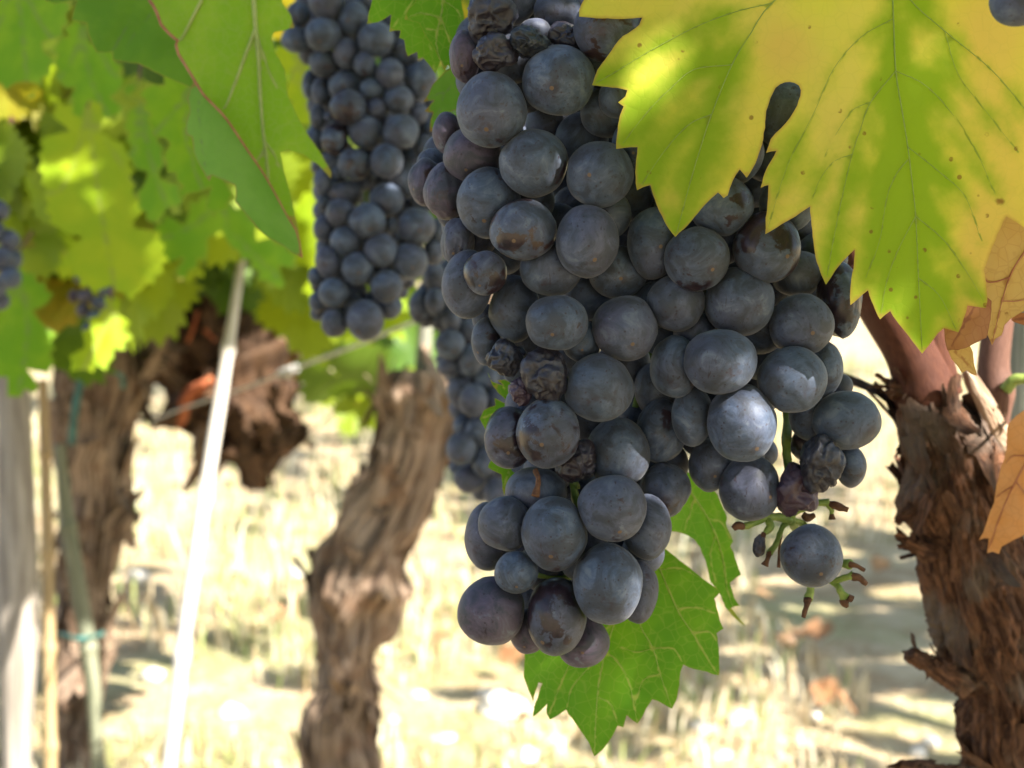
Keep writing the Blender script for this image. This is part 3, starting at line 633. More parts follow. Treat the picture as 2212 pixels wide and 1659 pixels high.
def grape_obj(parent, pos, r3, scar, seed, kind, color, res=S_MID, dents=(), contacts=()):
    """r3: radii along camera right, up, depth (m); scar: world direction of the free end"""
    U, F = S_HI if kind in 'sw' else res
    z = np.asarray(scar, float); z /= np.linalg.norm(z)
    B = basis(z, CU if abs(z @ CU) < .9 else CR)
    Wd = U @ B.T; Cd = Wd @ CM
    f = np.ones(len(U)); sd = seed * 7.31
    for i, wv in enumerate(Wd):
        q = Vector(wv)
        if kind == 's':
            e = Vector((noise.noise(q * 1.6 + Vector((sd, 1, 2))), noise.noise(q * 1.6 + Vector((3, sd, 5))), 0)) * .9
            a = 1 - abs(noise.noise(q * 1.9 + e + Vector((sd, 0, 0)))) * 1.1
            b = 1 - abs(noise.noise(q * 4.3 + e * 2 + Vector((0, sd, 0)))) * 1.2
            f[i] = .68 + .28 * a + .06 * b + .34 * noise.noise(q * 1.0 + Vector((sd, sd, 0)))
        elif kind == 'w':
            b = 1 - abs(noise.noise(Vector((q.x * 3.2, q.y * 3.2, q.z * 1.4)) + Vector((0, sd, 0))))
            f[i] = .95 + .05 * b + .13 * noise.noise(q * 1.2 + Vector((sd, 0, 0)))
        else:
            f[i] = 1 + .055 * noise.noise(q * 1.15 + Vector((sd, 0, 0))) + .012 * noise.noise(q * 3.5 + Vector((0, sd, 0)))
    for dd, dep, wid in dents:
        dv = np.asarray(dd, float); dv /= np.linalg.norm(dv); ang = np.arccos(np.clip(Cd @ dv, -1, 1)); f -= dep * np.exp(-(ang / wid) ** 2)
    for nv_, pl in contacts:                  # pressed flat against its neighbours
        h = Cd @ nv_; m = h > .15; lim = np.full(len(f), 9.); lim[m] = pl / h[m]
        f = -np.log(np.exp(-22 * f) + np.exp(-22 * np.minimum(lim, 3))) / 22
    pc = Cd * np.asarray(r3) * f[:, None]
    loc = (pc @ CM.T) @ B
    nm = "shrivelled_grape" if kind == 's' else "grape"
    o = obj(nm, new_mesh(nm, loc, F), M_SHRIV if kind == 's' else M_GRAPE, parent)
    o.matrix_basis = Matrix.Translation(Vector(pos) - parent.location) @ Matrix([list(B[i]) for i in range(3)]).to_4x4()
    o.color = (*color, 1)
    return o

def pack(rows, d0, base):
    """rows u,v,rx,ry,layer,...: depths so that overlapping grapes touch behind one another"""
    order = sorted(range(len(rows)), key=lambda i: (rows[i][4], i)); placed = []; out = {}
    for i in order:
        u, v, rx, ry, L = rows[i][:5]; r = (rx + ry) / 2; z = base(u, v, L)
        for (pu, pv, pr, pz) in placed:
            dd = math.hypot(u - pu, v - pv); s = .88 * (r + pr)
            if dd < s * .995:
                if dd < .35 * s: s *= .9
                z = max(z, pz + math.sqrt(s * s - dd * dd) * .96)
        placed.append((u, v, r, z)); out[i] = z
    return out, placed

def bunch(label, rows, d0, base, group, fill, fillz, res, axis_top, seed=0, shade=True, smallfill=1., hull=None):
    hull = parse(hull) if hull else None; top = P(axis_top[0], axis_top[1], d0 * 1.05)
    t = thing("grape_bunch", top, label, "grapes", group)
    rng = random.Random(seed); zs, placed = pack(rows, d0, base)
    uc = np.mean([r[0] for r in rows])
    pos_all = []; cen = np.array([(r[0], -r[1], -zs[i], (r[2] + r[3]) / 2) for i, r in enumerate(rows)])
    def contacts(i):
        out = []
        for j in range(len(rows)):
            dv = cen[j, :3] - cen[i, :3]; dd = float(np.linalg.norm(dv)); ri, rj = cen[i, 3], cen[j, 3]
            if j == i or dd > (ri + rj) * .995 or dd < .3 * ri: continue
            p_ = (dd * dd + ri * ri - rj * rj) / (2 * dd * ri)
            if .55 < p_ < 1.0: out.append((dv / dd, p_))
        return out
    for i, rw in enumerate(rows):
        u, v, rx, ry, L, kind, bare, amb, pur = (list(rw) + ['g', None, None, None][len(rw) - 5:])[:9]
        d = d0 * (1 + K * zs[i]); p = P(u, v, d); s = K * d
        if bare is None: bare = rng.choice([0, 0, .05, .1, .2, .35])
        scar = -CF * rng.uniform(.7, 1.) - CU * rng.uniform(.15, .75) + CR * (rng.uniform(-.35, .35) + (u - uc) / 900)
        dents = rw[9] if len(rw) > 9 else ()
        if kind == 'g' and not dents and rng.random() < .22: dents = [((rng.uniform(-1, 1), rng.uniform(-1, 1), .4), rng.uniform(.03, .09), rng.uniform(.3, .55))]
        o = grape_obj(t, p, (rx * s, ry * s, (rx + ry) / 2 * s), scar, seed * 31 + i, kind, (bare, amb or 0, pur or rng.choice([0, 0, 0, 0, .25])), res, dents, contacts(i) if kind == 'g' else ())
        if kind == 'w': o["label"] = "wrinkled purple grape"
        pos_all.append(p)
        if shade:
            for q in ((0, 0), (-.6, 0), (.6, 0), (0, -.6), (0, .6), (.5, .5), (.5, -.5)): SHADE['near'].append(p + (CR * q[0] * rx + CU * q[1] * ry - CF * .6 * rx) * s)
    # grapes inside and behind the visible ones: first close the gaps, then fill the core
    inner = []; n = 0; tries = 0; rm = np.median([(r[2] + r[3]) / 2 for r in rows])
    hd = lambda u, v: float(poly_dist(np.array([[u, v]]), hull, True)[0]) if in_poly(np.array([[u, v]]), hull)[0] else -1
    cands = []
    if hull is not None:
        lo, hi = hull.min(0), hull.max(0)
        for gu in np.arange(lo[0], hi[0], 6):
            for gv in np.arange(max(lo[1], -90), hi[1], 6): cands.append((gu, gv))
        rng.shuffle(cands)
    else: fill = 0
    while n < fill and tries < 9000:
        tries += 1
        if cands:
            u, v = cands.pop()
            if any(math.hypot(u - q[0], v - q[1]) < q[2] * .9 for q in placed): continue
            h = hd(u, v)
            if h < rm * .18: continue
            r = min(rm * rng.uniform(.85, 1.0), h * 1.02)
            if r < .45 * rm: continue
            z = base(u, v, 2)
            for q in placed:
                dd = math.hypot(u - q[0], v - q[1]); sm = .92 * (r + q[2])
                if dd < sm * .995: z = max(z, q[3] + math.sqrt(sm * sm - dd * dd) * .96)
            z += rm * .35
        else:
            u = rng.uniform(*hull[:, 0][[hull[:, 0].argmin(), hull[:, 0].argmax()]]); v = rng.uniform(-80, hull[:, 1].max()); r = rm * rng.uniform(.8, 1.)
            if hd(u, v) < r * 1.1: continue
            z = rng.uniform(*fillz)
            if any((u - q[0]) ** 2 + (v - q[1]) ** 2 + (z - q[3]) ** 2 < (.9 * (r + q[2])) ** 2 for q in placed): continue
        placed.append((u, v, r, z)); d = d0 * (1 + K * z); s = K * d
        n += 1
        if len(rows) + n > 97: inner.append((P(u, v, d), r * s)); continue
        grape_obj(t, P(u, v, d), (r * s,) * 3, CF * .8 - CU * .4 + CR * rng.uniform(-.6, .6), 500 + n + seed, 'g', (.1, 0, .1), S_LO)
    if inner:
        M = Mesh(); U, F = S_LO
        for p, r in inner: M.add(U * r + p, F)
        tag(M.build("inner_grapes", M_GRAPE, t, t.location), kind="stuff").color = (.1, 0, .1, 1)
    return t, zs

B1 = [ # u v rx ry layer kind bare amber (brown patches, warm reflected light) purple
 (1062,238,77,82,0,'g',.25,.8,0), (1207,173,79,77,1,'g',.05,0,0), (1153,352,75,74,1,'g',.45,.1,0), (1296,376,73,72,1,'g',.15,0,0),
 (1057,438,70,77,2,'g',.40,.9,0), (1131,497,74,66,0,'g',.68,.8,0,[((.2,.5,.7),.08,.4)]), (1268,521,70,79,0,'g',.02,0,0), (1410,525,56,78,2,'g',.25,0,0,[((-.3,.8,.5),.06,.3)]),
 (1505,560,72,70,1,'g',.55,.1,.1), (1655,535,73,78,1,'g',.68,.4,.1,[((.2,.35,.9),.22,.5)]), (1725,592,60,50,3,'g',.2,0,0), (1190,580,68,60,2,'g',.1,0,0),
 (1335,588,64,58,3,'g',.2,0,0), (1012,614,57,75,1,'g',.3,.3,.25), (1048,590,47,48,0,'g',.8,.4,.2), (1110,667,55,74,1,'g',.2,.1,0),
 (1202,697,67,63,0,'g',.35,.1,0,[((-.2,1,.3),.07,.5)]), (1350,710,72,72,2,'g',.05,0,0), (1258,738,42,46,2,'g',.2,.1,0), (1412,660,48,52,2,'g',.2,0,0),
 (1460,655,63,62,1,'g',.3,0,0), (1598,652,76,76,1,'g',.1,0,0), (1731,702,70,68,1,'g',.45,0,0,[((-.4,.6,.5),.08,.4)]), (1812,648,50,82,2,'w',.75,0,0), (1750,902,46,50,4,'g',.2,0,0), (1752,958,44,44,4,'w',.7,0,0),
 (1555,781,80,72,0,'g',.1,0,0), (1711,819,74,74,0,'g',.05,0,0), (1603,914,78,84,1,'g',.2,.2,0,[((.8,-.1,.4),.08,.5)]), (1496,898,45,67,2,'g',.1,0,0),
 (1457,792,53,68,2,'g',.3,0,0), (1500,722,46,52,3,'g',.2,0,0), (1772,797,48,64,3,'g',.1,0,0), (1829,908,74,64,1,'g',.35,0,0),
 (1536,1005,48,58,2,'g',.15,0,.1), (1620,1054,68,73,1,'g',.3,0,.1,[((-.35,.35,.8),.10,.32),((.6,.1,.7),.16,.38),((.1,.9,.5),.06,.3)]), (1772,1000,47,60,0,'s',0,0,.2), (1838,1008,33,46,2,'g',.3,.2,0),
 (1722,1058,45,54,0,'s',0,0,1.), (1753,1200,66,68,1,'g',.35,.3,.1,[((-.1,.2,.9),.13,.42),((-.7,.4,.5),.07,.25)]), (1294,837,76,75,1,'g',.3,0,0), (1181,809,52,61,0,'s',0,0,0),
 (1092,770,42,38,1,'s',0,0,.2), (1050,737,32,52,3,'g',.3,.2,0), (1183,935,69,77,0,'g',.6,.1,0,[((.25,.2,.9),.05,.3),((.1,-.45,.8),.06,.25)]), (1100,946,56,68,1,'g',.65,.8,.5),
 (1244,995,46,48,0,'s',0,0,.35), (1335,977,70,75,2,'g',.15,0,0), (1428,930,54,68,3,'w',.3,0,.1), (1420,842,50,62,3,'g',.2,0,0),
 (1435,1058,55,60,4,'w',.6,.1,.2), (1157,1062,66,54,3,'g',.2,0,.1), (1322,1098,76,73,0,'g',.4,0,.25), (1398,1138,53,71,2,'g',.35,0,.15),
 (1197,1153,73,82,0,'g',.45,.3,0,[((.0,-.75,.6),.05,.2)]), (1092,1132,59,61,1,'g',.3,.15,0), (1055,1159,52,74,2,'g',.2,0,.4), (1115,1236,48,46,0,'g',.25,0,0),
 (1312,1261,77,88,0,'g',.38,0,0), (1377,1276,45,69,2,'g',.3,.1,.1), (1062,1320,74,73,1,'g',.3,0,.95,[((-.3,.5,.8),.05,.25)]), (1202,1331,65,85,0,'g',.72,0,.3,[((.3,.3,.8),.04,.35)]),
 (1140,1363,40,50,2,'g',.4,0,1.), (1257,1385,60,56,2,'g',.3,0,1.), (1272,1325,32,42,3,'g',.3,0,.6),
 (1020,335,64,62,2,'g',.3,.2,.9), (966,287,32,46,3,'g',.2,0,.9), (919,394,38,52,3,'w',.5,.8,.8), (965,412,49,62,2,'w',.45,.8,.8), (988,524,37,52,3,'w',.5,.7,.4), (1033,512,42,42,4,'g',.3,.9,.2),
 (1058,36,56,56,1,'s',0,0,0), (1005,122,36,56,2,'w',.5,.5,1.), (1071,111,46,39,0,'s',0,0,.3), (1144,90,42,32,0,'s',0,0,0), (1156,66,36,26,1,'g',.1,0,.1),
 (1100,2,60,52,3,'g',.1,0,0), (1204,26,52,44,3,'g',.2,0,0), (1222,80,46,32,2,'s',0,0,0), (1311,62,73,72,1,'g',.5,.4,0), (1312,243,60,54,3,'g',.1,0,0),
 (1334,212,42,44,2,'g',.15,0,0), (1364,312,42,56,2,'g',.2,0,0), (1560,445,68,66,2,'g',.5,.3,0), (1700,440,60,62,3,'g',.3,0,0), (1772,560,58,60,4,'g',.3,0,0),
 (1425,250,66,66,3,'g',.2,0,0), (1470,390,66,66,3,'g',.2,0,0), (1580,330,70,70,3,'g',.2,0,0), (1690,245,70,74,3,'g',.4,0,0), (1460,120,70,70,3,'g',.2,0,0), (1590,160,70,70,4,'g',.2,0,0),
]
B2 = [(704,3,38,40,0),(645,32,27,28,2),(639,86,32,28,1),(699,75,41,37,0),(765,40,34,37,1),(787,4,28,22,2),(813,84,40,39,0),(701,136,33,32,2),(749,115,31,34,1),(788,138,24,27,0,'g',.5),(843,158,31,32,0),(877,108,36,31,2),
 (909,172,36,42,2),(745,187,36,38,2),(803,192,26,24,1),(671,184,18,34,3),(695,199,23,32,2),(752,232,39,39,0,'g',.7,.3,.1),(861,216,33,32,1),(815,234,23,23,1),(687,252,18,27,2),(709,252,10,10,1),(724,301,31,34,1,'g',.8,.3,0),
 (789,286,39,38,0),(867,284,39,38,0),(905,246,22,24,2),(917,321,23,31,2),(932,277,22,31,3),(680,305,22,32,3),(836,347,36,38,0),(766,354,37,36,1,'g',.6,.6,0),(877,388,35,41,2),(731,372,13,15,2),(696,392,19,28,2),
 (745,420,36,31,2,'w',.3,0,.2),(771,398,22,16,3),(835,432,38,37,1),(699,438,15,19,3),(735,461,33,31,1,'w',.2,0,.2),(794,477,40,39,0),(701,494,25,30,2),(849,487,12,17,1),(899,488,41,40,1),(749,522,36,34,1),(823,540,37,37,0),(883,564,42,41,1),
 (709,565,29,35,1,'w',.2,0,.1),(773,580,35,36,0),(835,618,36,37,0),(720,633,33,33,0),(682,598,16,23,2),(686,652,18,24,2),(723,696,29,33,1),(788,691,41,45,0),(841,662,28,28,2),(937,545,24,28,3),(945,500,24,30,3),(915,425,30,34,4)]
B3 = [(938,598,25,33,1),(910,663,28,38,1),(940,652,22,30,0),(968,585,24,28,2),(975,690,22,26,1),(972,745,33,34,0),(972,792,27,22,2),(1016,779,27,35,1),(997,845,31,38,1),(1023,865,32,36,0),(1075,868,30,32,2),(1000,920,22,23,2),
 (1031,932,25,33,1),(997,968,34,37,0),(1046,998,28,34,0),(1014,1034,35,31,1),(1071,1065,27,35,1),(985,640,28,30,3),(1050,820,28,30,3),(1010,720,28,30,3),(950,690,22,24,2)]

H1 = "1010,-90 1000,0 978,110 985,170 985,250 945,270 885,370 890,440 950,480 952,640 1022,700 1030,790 1110,830 1050,900 1046,1000 1095,1040 1036,1090 1005,1180 1060,1250 990,1330 1100,1395 1250,1438 1312,1345 1412,1310 1445,1150 1482,1040 1490,980 1552,1060 1680,1060 1680,980 1690,920 1760,880 1890,900 1880,850 1815,800 1810,720 1858,620 1800,540 1800,300 1700,100 1500,-90"
H2 = "640,-90 625,30 608,100 668,150 655,190 670,260 668,320 676,400 670,480 680,560 668,640 672,700 740,722 800,735 865,660 925,570 945,500 935,420 945,300 948,160 900,60 860,-90"
H3 = "884,650 890,700 945,715 940,790 970,830 965,880 978,930 964,990 982,1060 1050,1090 1100,1070 1110,1000 1110,800 1060,720 1000,600 940,565"
def build_bunches():
    global Z1
    t, zs = bunch("biggest and nearest bunch of dusty blue black grapes, with shrivelled ones among them", B1, .328,
                  lambda u, v, L: L * 26 + 4.2e-4 * (u - 1400) ** 2 + .08 * (v - 700), None, 150, (130, 300), S_MID, (1420, -60), 1, hull=H1)
    Z1 = zs
    D1 = lambda i: .328 * (1 + K * zs[i])
    # stalk system
    M = Mesh(); d = .345
    def br(pts, r): 
        p = np.array(pts, float); v, f, uv = tube(P(p[:, 0], p[:, 1], p[:, 2]), np.array(r) * K * d, 26, 8, lambda a, l, rr: 1 + .30 * noise.noise((math.cos(a) * 1.5, math.sin(a) * 1.5, l * 700)) + .35 * max(0, noise.noise((l * 260, r[0], 0)))); M.add(v, f, uv)
    br([(1420,-200,.37),(1430,200,.372),(1420,500,.37),(1400,800,.372),(1330,1100,.36),(1240,1240,.35),(1150,1240,.347)], [14,14,13,12,9,7,6])
    br([(1425,400,.37),(1560,600,.372),(1690,860,.365),(1698,950,.352),(1701,1000,.35),(1708,1060,.35),(1708,1126,.35)], [11,11,10,11,10,9,10])
    br([(1708,1124,.35),(1668,1116,.348),(1628,1130,.346),(1600,1140,.345)], [10,9,8,7])
    br([(1660,1122,.347),(1664,1138,.346),(1650,1154,.345)], [7,9,5])
    br([(1700,1130,.35),(1690,1140,.35),(1678,1170,.35),(1662,1196,.349)], [8,6,6,8])
    br([(1708,1110,.35),(1738,1097,.35),(1770,1086,.35),(1790,1086,.35)], [8,7,8,9])
    br([(1786,1086,.35),(1796,1100,.35),(1797,1112,.35)], [6,6,4])
    br([(1708,1124,.35),(1730,1160,.358),(1780,1210,.358),(1812,1214,.35),(1836,1220,.347)], [9,8,7,9,12])
    br([(1770,1240,.356),(1796,1254,.35),(1828,1247,.347),(1842,1244,.347)], [8,8,7,10])
    br([(1796,1254,.35),(1808,1264,.349),(1817,1278,.348),(1824,1296,.348)], [7,7,8,10])
    br([(1817,1278,.348),(1832,1290,.347)], [6,7])
    br([(1753,1262,.35),(1750,1280,.349),(1746,1296,.348)], [7,9,10])
    br([(1712,1122,.351),(1735,1132,.352),(1750,1146,.349)], [7,7,6])
    br([(1290,1250,.35),(1240,1060,.346),(1250,1050,.345)], [6,8,6]); br([(1372,880,.36),(1390,820,.36)], [9, 8]); br([(1255,920,.36),(1262,890,.36)], [8,6])
    M.build("stem", M_STEM, t, t.location)
    for pts, r in [([(1604,1138,.345),(1592,1136,.344),(1584,1143,.344)], [8,9,6]), ([(1663,1194,.349),(1658,1208,.348),(1652,1222,.348)], [7,5,8]), ([(1788,1086,.35),(1806,1092,.349),(1832,1102,.348)], [5,8,6]),
                   ([(1797,1110,.35),(1798,1122,.35)], [5,7]), ([(1836,1218,.347),(1850,1222,.346),(1868,1232,.346)], [8,5,4]), ([(1842,1244,.347),(1856,1248,.346),(1872,1262,.346)], [10,8,5]),
                   ([(1824,1294,.348),(1826,1304,.348),(1830,1312,.348)], [11,9,4]), ([(1832,1289,.347),(1842,1294,.347)], [8,8]), ([(1746,1294,.348),(1742,1310,.347),(1735,1334,.347)], [10,6,5]), ([(1651,1150,.345),(1648,1160,.345)], [5,6]),
                   ([(1690,1140,.352),(1684,1180,.352),(1682,1226,.352)], [4,3,4]), ([(1735,1110,.352),(1746,1118,.352),(1760,1112,.352)], [7,9,5]), ([(1157,1015,.332),(1163,1040,.330),(1155,1072,.329)], [6,5,9])]:
        M = Mesh(); br(pts, r); M.build("dry_stem_end", M_STUB, t, t.location)
    o = grape_obj(t, P(1640, 1178, .345), (14 * K * d, 26 * K * d, 12 * K * d), -CU, 77, 's', (0, 0, .3)); o["label"] = "tiny dried grape on a bare stalk"
    o = grape_obj(t, P(1123, 846, .335), (24 * K * d, 30 * K * d, 22 * K * d), -CU, 78, 's', (0, 0, 1.)); o["label"] = "burst red grape"
    bunch("second bunch of blue black grapes hanging left of and behind the biggest one", B2, .585, lambda u, v, L: L * 16 + 9e-4 * (u - 800) ** 2, None, 90, (50, 150), S_LO, (800, -60), 2, hull=H2)
    M = Mesh(); v, f, uv = tube(P([800, 800, 790, 770], [-200, 200, 450, 660], [.62, .625, .62, .6]), np.array([7, 7, 6, 4]) * K * .6, 30, 8); M.add(v, f, uv)
    o = bpy.data.objects['grape_bunch.001']; M.build("stem", M_STEM, o, o.location)
    bunch("narrow bunch of small dark grapes hanging behind the left side of the biggest bunch", B3, .635, lambda u, v, L: L * 14, None, 50, (30, 90), S_LO, (960, 540), 3, hull=H3)
    M = Mesh(); v, f, uv = tube(P([960, 965, 1000, 1020, 1040], [300, 560, 760, 900, 1040], [.66] * 5), np.array([6, 6, 5, 4, 3]) * K * .65, 30, 8); M.add(v, f, uv)
    o = bpy.data.objects['grape_bunch.002']; M.build("stem", M_STEM, o, o.location)
    # corner bunch, cut by the frame
    bunch("dark grapes cut off by the top right corner, in front of the yellow leaf", [(2197,0,60,57,0,'g',.2,0,.2),(2290,-30,58,58,1),(2230,-110,58,58,1),(2330,-130,58,58,2),(2280,-210,55,55,1)], .272, lambda u, v, L: L * 20, None, 0, (50, 90), S_MID, (2280, -260), 4)
    far1 = [(-5,455,24,24,0),(-14,500,26,26,0),(20,520,22,24,1),(4,560,26,26,0),(22,600,24,24,0),(-8,620,24,24,1),(28,560,20,22,1),(2,650,18,20,1)]
    bunch("dark grapes half hidden by leaves at the left edge", far1, .93, lambda u, v, L: L * 14, None, 3, (30, 60), S_LO, (0, 420), 5)
    far2 = [(175,600,15,15,0,'g',.3,0,.6),(200,610,16,16,0),(228,625,16,16,0),(185,640,17,16,0,'g',.4,0,.9),(215,655,17,16,0),(180,670,15,16,1,'g',.4,0,.9),(205,685,16,16,0),(192,710,14,15,0),(222,690,14,14,1),(160,640,12,14,2,'s',0,0,1.),(236,655,14,15,1)]
    bunch("small dark bunch with reddish raisins in front of the left trunk", far2, 1.0, lambda u, v, L: L * 8, None, 4, (20, 40), S_LO, (200, 570), 6)

# ------------------------------------------------------------------ vines, posts, wire
def ridge(x): return 1 - abs(x) * 2
def trunk_part(parent, pts, mat, n, segs, seed, rough=.22, fz=14., flakes=0, name="trunk", tintfn=None, fl=(.02, .05), knots=(), collar=0):
    p = np.array(pts, float); W = P(p[:, 0], p[:, 1], p[:, 2]); R = p[:, 3] * K * p[:, 2]
    def disp(a, l, r):
        ca, sa = math.cos(a), math.sin(a)
        g = ridge(noise.noise((ca * 3.4 + seed, sa * 3.4, l * fz + .8 * noise.noise((ca, sa, l * fz)))))
        h = ridge(noise.noise((ca * 8 + seed, sa * 8, l * fz * 2.2)))
        low = noise.noise((ca * 1.1 + seed, sa * 1.1, l * fz * 1.6))
        k = sum(am * math.exp(-((l - kl) / kw) ** 2) * max(0, math.cos(a - ka)) ** 2 for kl, ka, am, kw in knots)
        return 1 + rough * (.34 * g + .16 * h + (.9 if rough < .52 or rough > .6 else .38) * low + (.16 * ridge(noise.noise((ca * 15 + seed, sa * 15, l * fz * 5))) if rough > .52 else 0) - .25) + k
    M = Mesh(); v, f, uv = tube(W, R, n, segs, disp); M.add(v, f, uv)
    rng = random.Random(seed); grid = v[:n * segs].reshape(n, segs, 3)
    for q_ in range(flakes + collar):
        i = rng.randrange(4, n - 12); j = rng.randrange(segs); L = rng.uniform(*fl); up = rng.choice([1, -1])
        if q_ < collar: i = rng.randrange(8, 34); up = -1
        c0 = grid[i, j]; t = grid[min(n - 1, i + 6), j] - c0; t /= np.linalg.norm(t); t = t * up
        ctr = grid[i].mean(0); nr = c0 - ctr; nr /= np.linalg.norm(nr); s = np.cross(t, nr); s /= np.linalg.norm(s); wd = L * rng.uniform(.10, .36); lift = L * rng.uniform(.03, .26) * (2.4 if rng.random() < .16 else .8); tw = rng.uniform(-.6, .6)
        rows = 8; vv = []; ff = []; uu = []
        for k in range(rows):
            x = k / (rows - 1); hgt = -.0008 + lift * x ** 2.2; ww = wd * (1 - .45 * x ** 2) * (1 + .8 * noise.noise((k * 1.7, seed + i, j)))
            cc = c0 + t * L * x + nr * hgt + s * (tw * L * .3 * x * x); ss = s * math.cos(tw * x) + nr * math.sin(tw * x)
            jg = t * L * .22 * x; vv += [cc - ss * ww + jg * noise.noise((i, j, 1.5)), cc + nr * ww * .25 + jg * noise.noise((j, i, 4.5)), cc + ss * ww + jg * noise.noise((i, j, 8.5))]; uu += [(j * .01, x * L), (j * .01 + ww, x * L), (j * .01 + 2 * ww, x * L)]
        for k in range(rows - 1):
            for q in (0, 1): a = k * 3 + q; ff.append((a, a + 1, a + 4, a + 3))
        M.add(vv, ff, uu, (rng.uniform(.55, 1.25),) * 3)
    return M.build(name, mat, parent, parent.location)

def build_vines():
    # near right vine
    t = thing("grapevine", ground_pt(2200, 2700)*0 + np.array([.19, .48, 0]), "nearest grapevine at the right edge with shaggy peeling red brown bark", "vine")
    tp = [(2000,862,.452,58),(2012,900,.452,70),(2045,965,.454,80),(2072,1060,.456,92),(2088,1150,.458,98),(2108,1250,.460,106),(2142,1350,.464,112),(2175,1450,.468,104),(2190,1560,.472,106),(2200,1700,.478,108)]
    tp += [(*[float(x) for x in unproject(np.array([x, y, z]))], r) for x, y, z, r in ((.180, .46, .38, 104), (.186, .47, .22, 98), (.19, .48, .02, 100), (.19, .48, -.04, 104))]
    trunk_part(t, tp, M_BARK_NEAR, 420, 150, 3, .55, 46., 260, fl=(.004, .019), collar=24, knots=((.03,3.2,.35,.01),))
    M = Mesh(); p = np.array([(1850,560,.445,52),(1915,660,.447,60),(1962,745,.449,58),(1985,800,.450,62),(1998,850,.451,68),(2004,895,.452,60)], float)
    v, f, uv = tube(P(p[:,0],p[:,1],p[:,2]), p[:,3]*K*p[:,2], 60, 40, lambda a, l, r: 1+.05*noise.noise((math.cos(a)*1.5,math.sin(a)*1.5,l*40))); M.add(v,f,uv)
    p = np.array([(2010,640,.447,30),(2015,720,.448,34),(2022,790,.450,40),(2030,850,.452,48)], float)
    v, f, uv = tube(P(p[:,0],p[:,1],p[:,2]), p[:,3]*K*p[:,2], 40, 32); M.add(v,f,uv)
    M.build("cane", M_CANE, t, t.location)
    M = Mesh(); p = np.array([(1850,570,.446,40),(1790,350,.436,34),(1700,0,.415,30),(1570,-250,.395,28),(1420,-330,.38,26),(1100,-350,.43,22),(820,-270,.58,18),(560,-330,.75,13)], float)
    v, f, uv = tube(P(p[:,0],p[:,1],p[:,2]), p[:,3]*K*p[:,2], 140, 20, lambda a, l, r: 1+.06*noise.noise((math.cos(a)*1.5,math.sin(a)*1.5,l*40))); M.add(v,f,uv)
    M.build("cane", M_CANE, t, t.location)
    M = Mesh(); p = np.array([(2172,560,.475,32),(2158,680,.475,32),(2146,790,.475,34),(2152,845,.475,40),(2153,890,.475,30),(2150,950,.476,24),(2138,1020,.474,24)], float)
    v, f, uv = tube(P(p[:,0],p[:,1],p[:,2]), p[:,3]*K*p[:,2], 60, 32); M.add(v,f,uv)
    M.build("cane", M_CANE2, t, t.location)
    trunk_part(t, [(2088,800,.452,10),(2102,825,.452,17),(2118,862,.452,22),(2138,905,.452,26),(2158,950,.454,28),(2172,1000,.456,26),(2170,1060,.458,14)], M_SLAB, 70, 26, 17, .25, 60., 14, 'peeling_bark', fl=(.003,.008))  # slab added as the trunk's sunlit edge, brightness partly in its pale colour
    M = Mesh(); p = np.array([(2172,842,.468,14),(2190,822,.466,13),(2215,818,.464,11),(2280,812,.46,10)], float)
    v, f, uv = tube(P(p[:,0],p[:,1],p[:,2]), p[:,3]*K*p[:,2], 30, 14); M.add(v,f,uv); M.build("green_shoot", M_STEM, t, t.location)
    def stub(pts, seed):
        trunk_part(t, pts, M_BARK_NEAR, 46, 22, seed, .7, 190., 22, "twig_stub", fl=(.003, .008))
    stub([(1966,1412,.445,14),(1992,1428,.447,17),(2020,1444,.449,18),(2050,1458,.452,22),(2085,1478,.456,24)], 11)
    stub([(1954,1166,.445,9),(1970,1176,.446,13),(1992,1188,.448,16),(2010,1196,.45,18)], 12)
    stub([(1918,836,.448,13),(1930,838,.448,18),(1946,842,.449,20),(1960,846,.45,18)], 13)
    stub([(1942,1652,.448,8),(1980,1656,.45,10),(2040,1664,.454,12),(2100,1672,.46,16)], 14)
    stub([(1952,1114,.446,4),(1972,1104,.447,9),(1990,1092,.448,8),(2010,1088,.449,10)], 15)
    SHADE['near'].extend(P(np.array([q[0] + (o - .5) * q[3] for q in tp[:10] for o in (-.4, .2, .7)]), np.array([q[1] for q in tp[:10] for o in range(3)]), np.array([q[2] - .02 for q in tp[:10] for o in range(3)])))
    VINES.append(t)
    # grey post behind it
    tt = thing("wooden_post", (.47, .80, 0), "weathered grey wooden post behind the near vine at the right edge", "post")
    M = Mesh(); v, f, uv = tube(P([2232, 2225, 2222], [380, 900, 1500], [.62, .62, .62]), np.array([62, 62, 62]) * K * .62, 40, 28, lambda a, l, r: 1 + .03 * noise.noise((math.cos(a) * 4, math.sin(a) * 4, l * 8))); 
    q0 = P(2222, 1500, .62); M.add(v, f, uv); v, f, uv = tube(np.array([q0, q0 * [1, 1, 0] + [0, .0, -.03]]), np.array([.0126, .0126]) , 20, 28); M.add(v, f, uv)
    tt.location = (q0[0], q0[1], 0); M.build("post_shaft", M_GREYWOOD, tt, tt.location)
    # middle vine
    base = ground_pt(731, 1935)
    t = thing("grapevine", base, "middle grapevine with a leaning twisted grey brown trunk", "vine")
    tp = [(900,800,1.43,52),(898,850,1.43,74),(898,910,1.43,76),(888,985,1.43,76),(858,1065,1.43,78),(812,1160,1.43,84),(776,1245,1.43,100),(765,1330,1.43,84),(752,1395,1.43,64),(750,1480,1.43,64),(738,1580,1.43,62),(730,1760,1.43,64),(731,1960,1.43,70)]
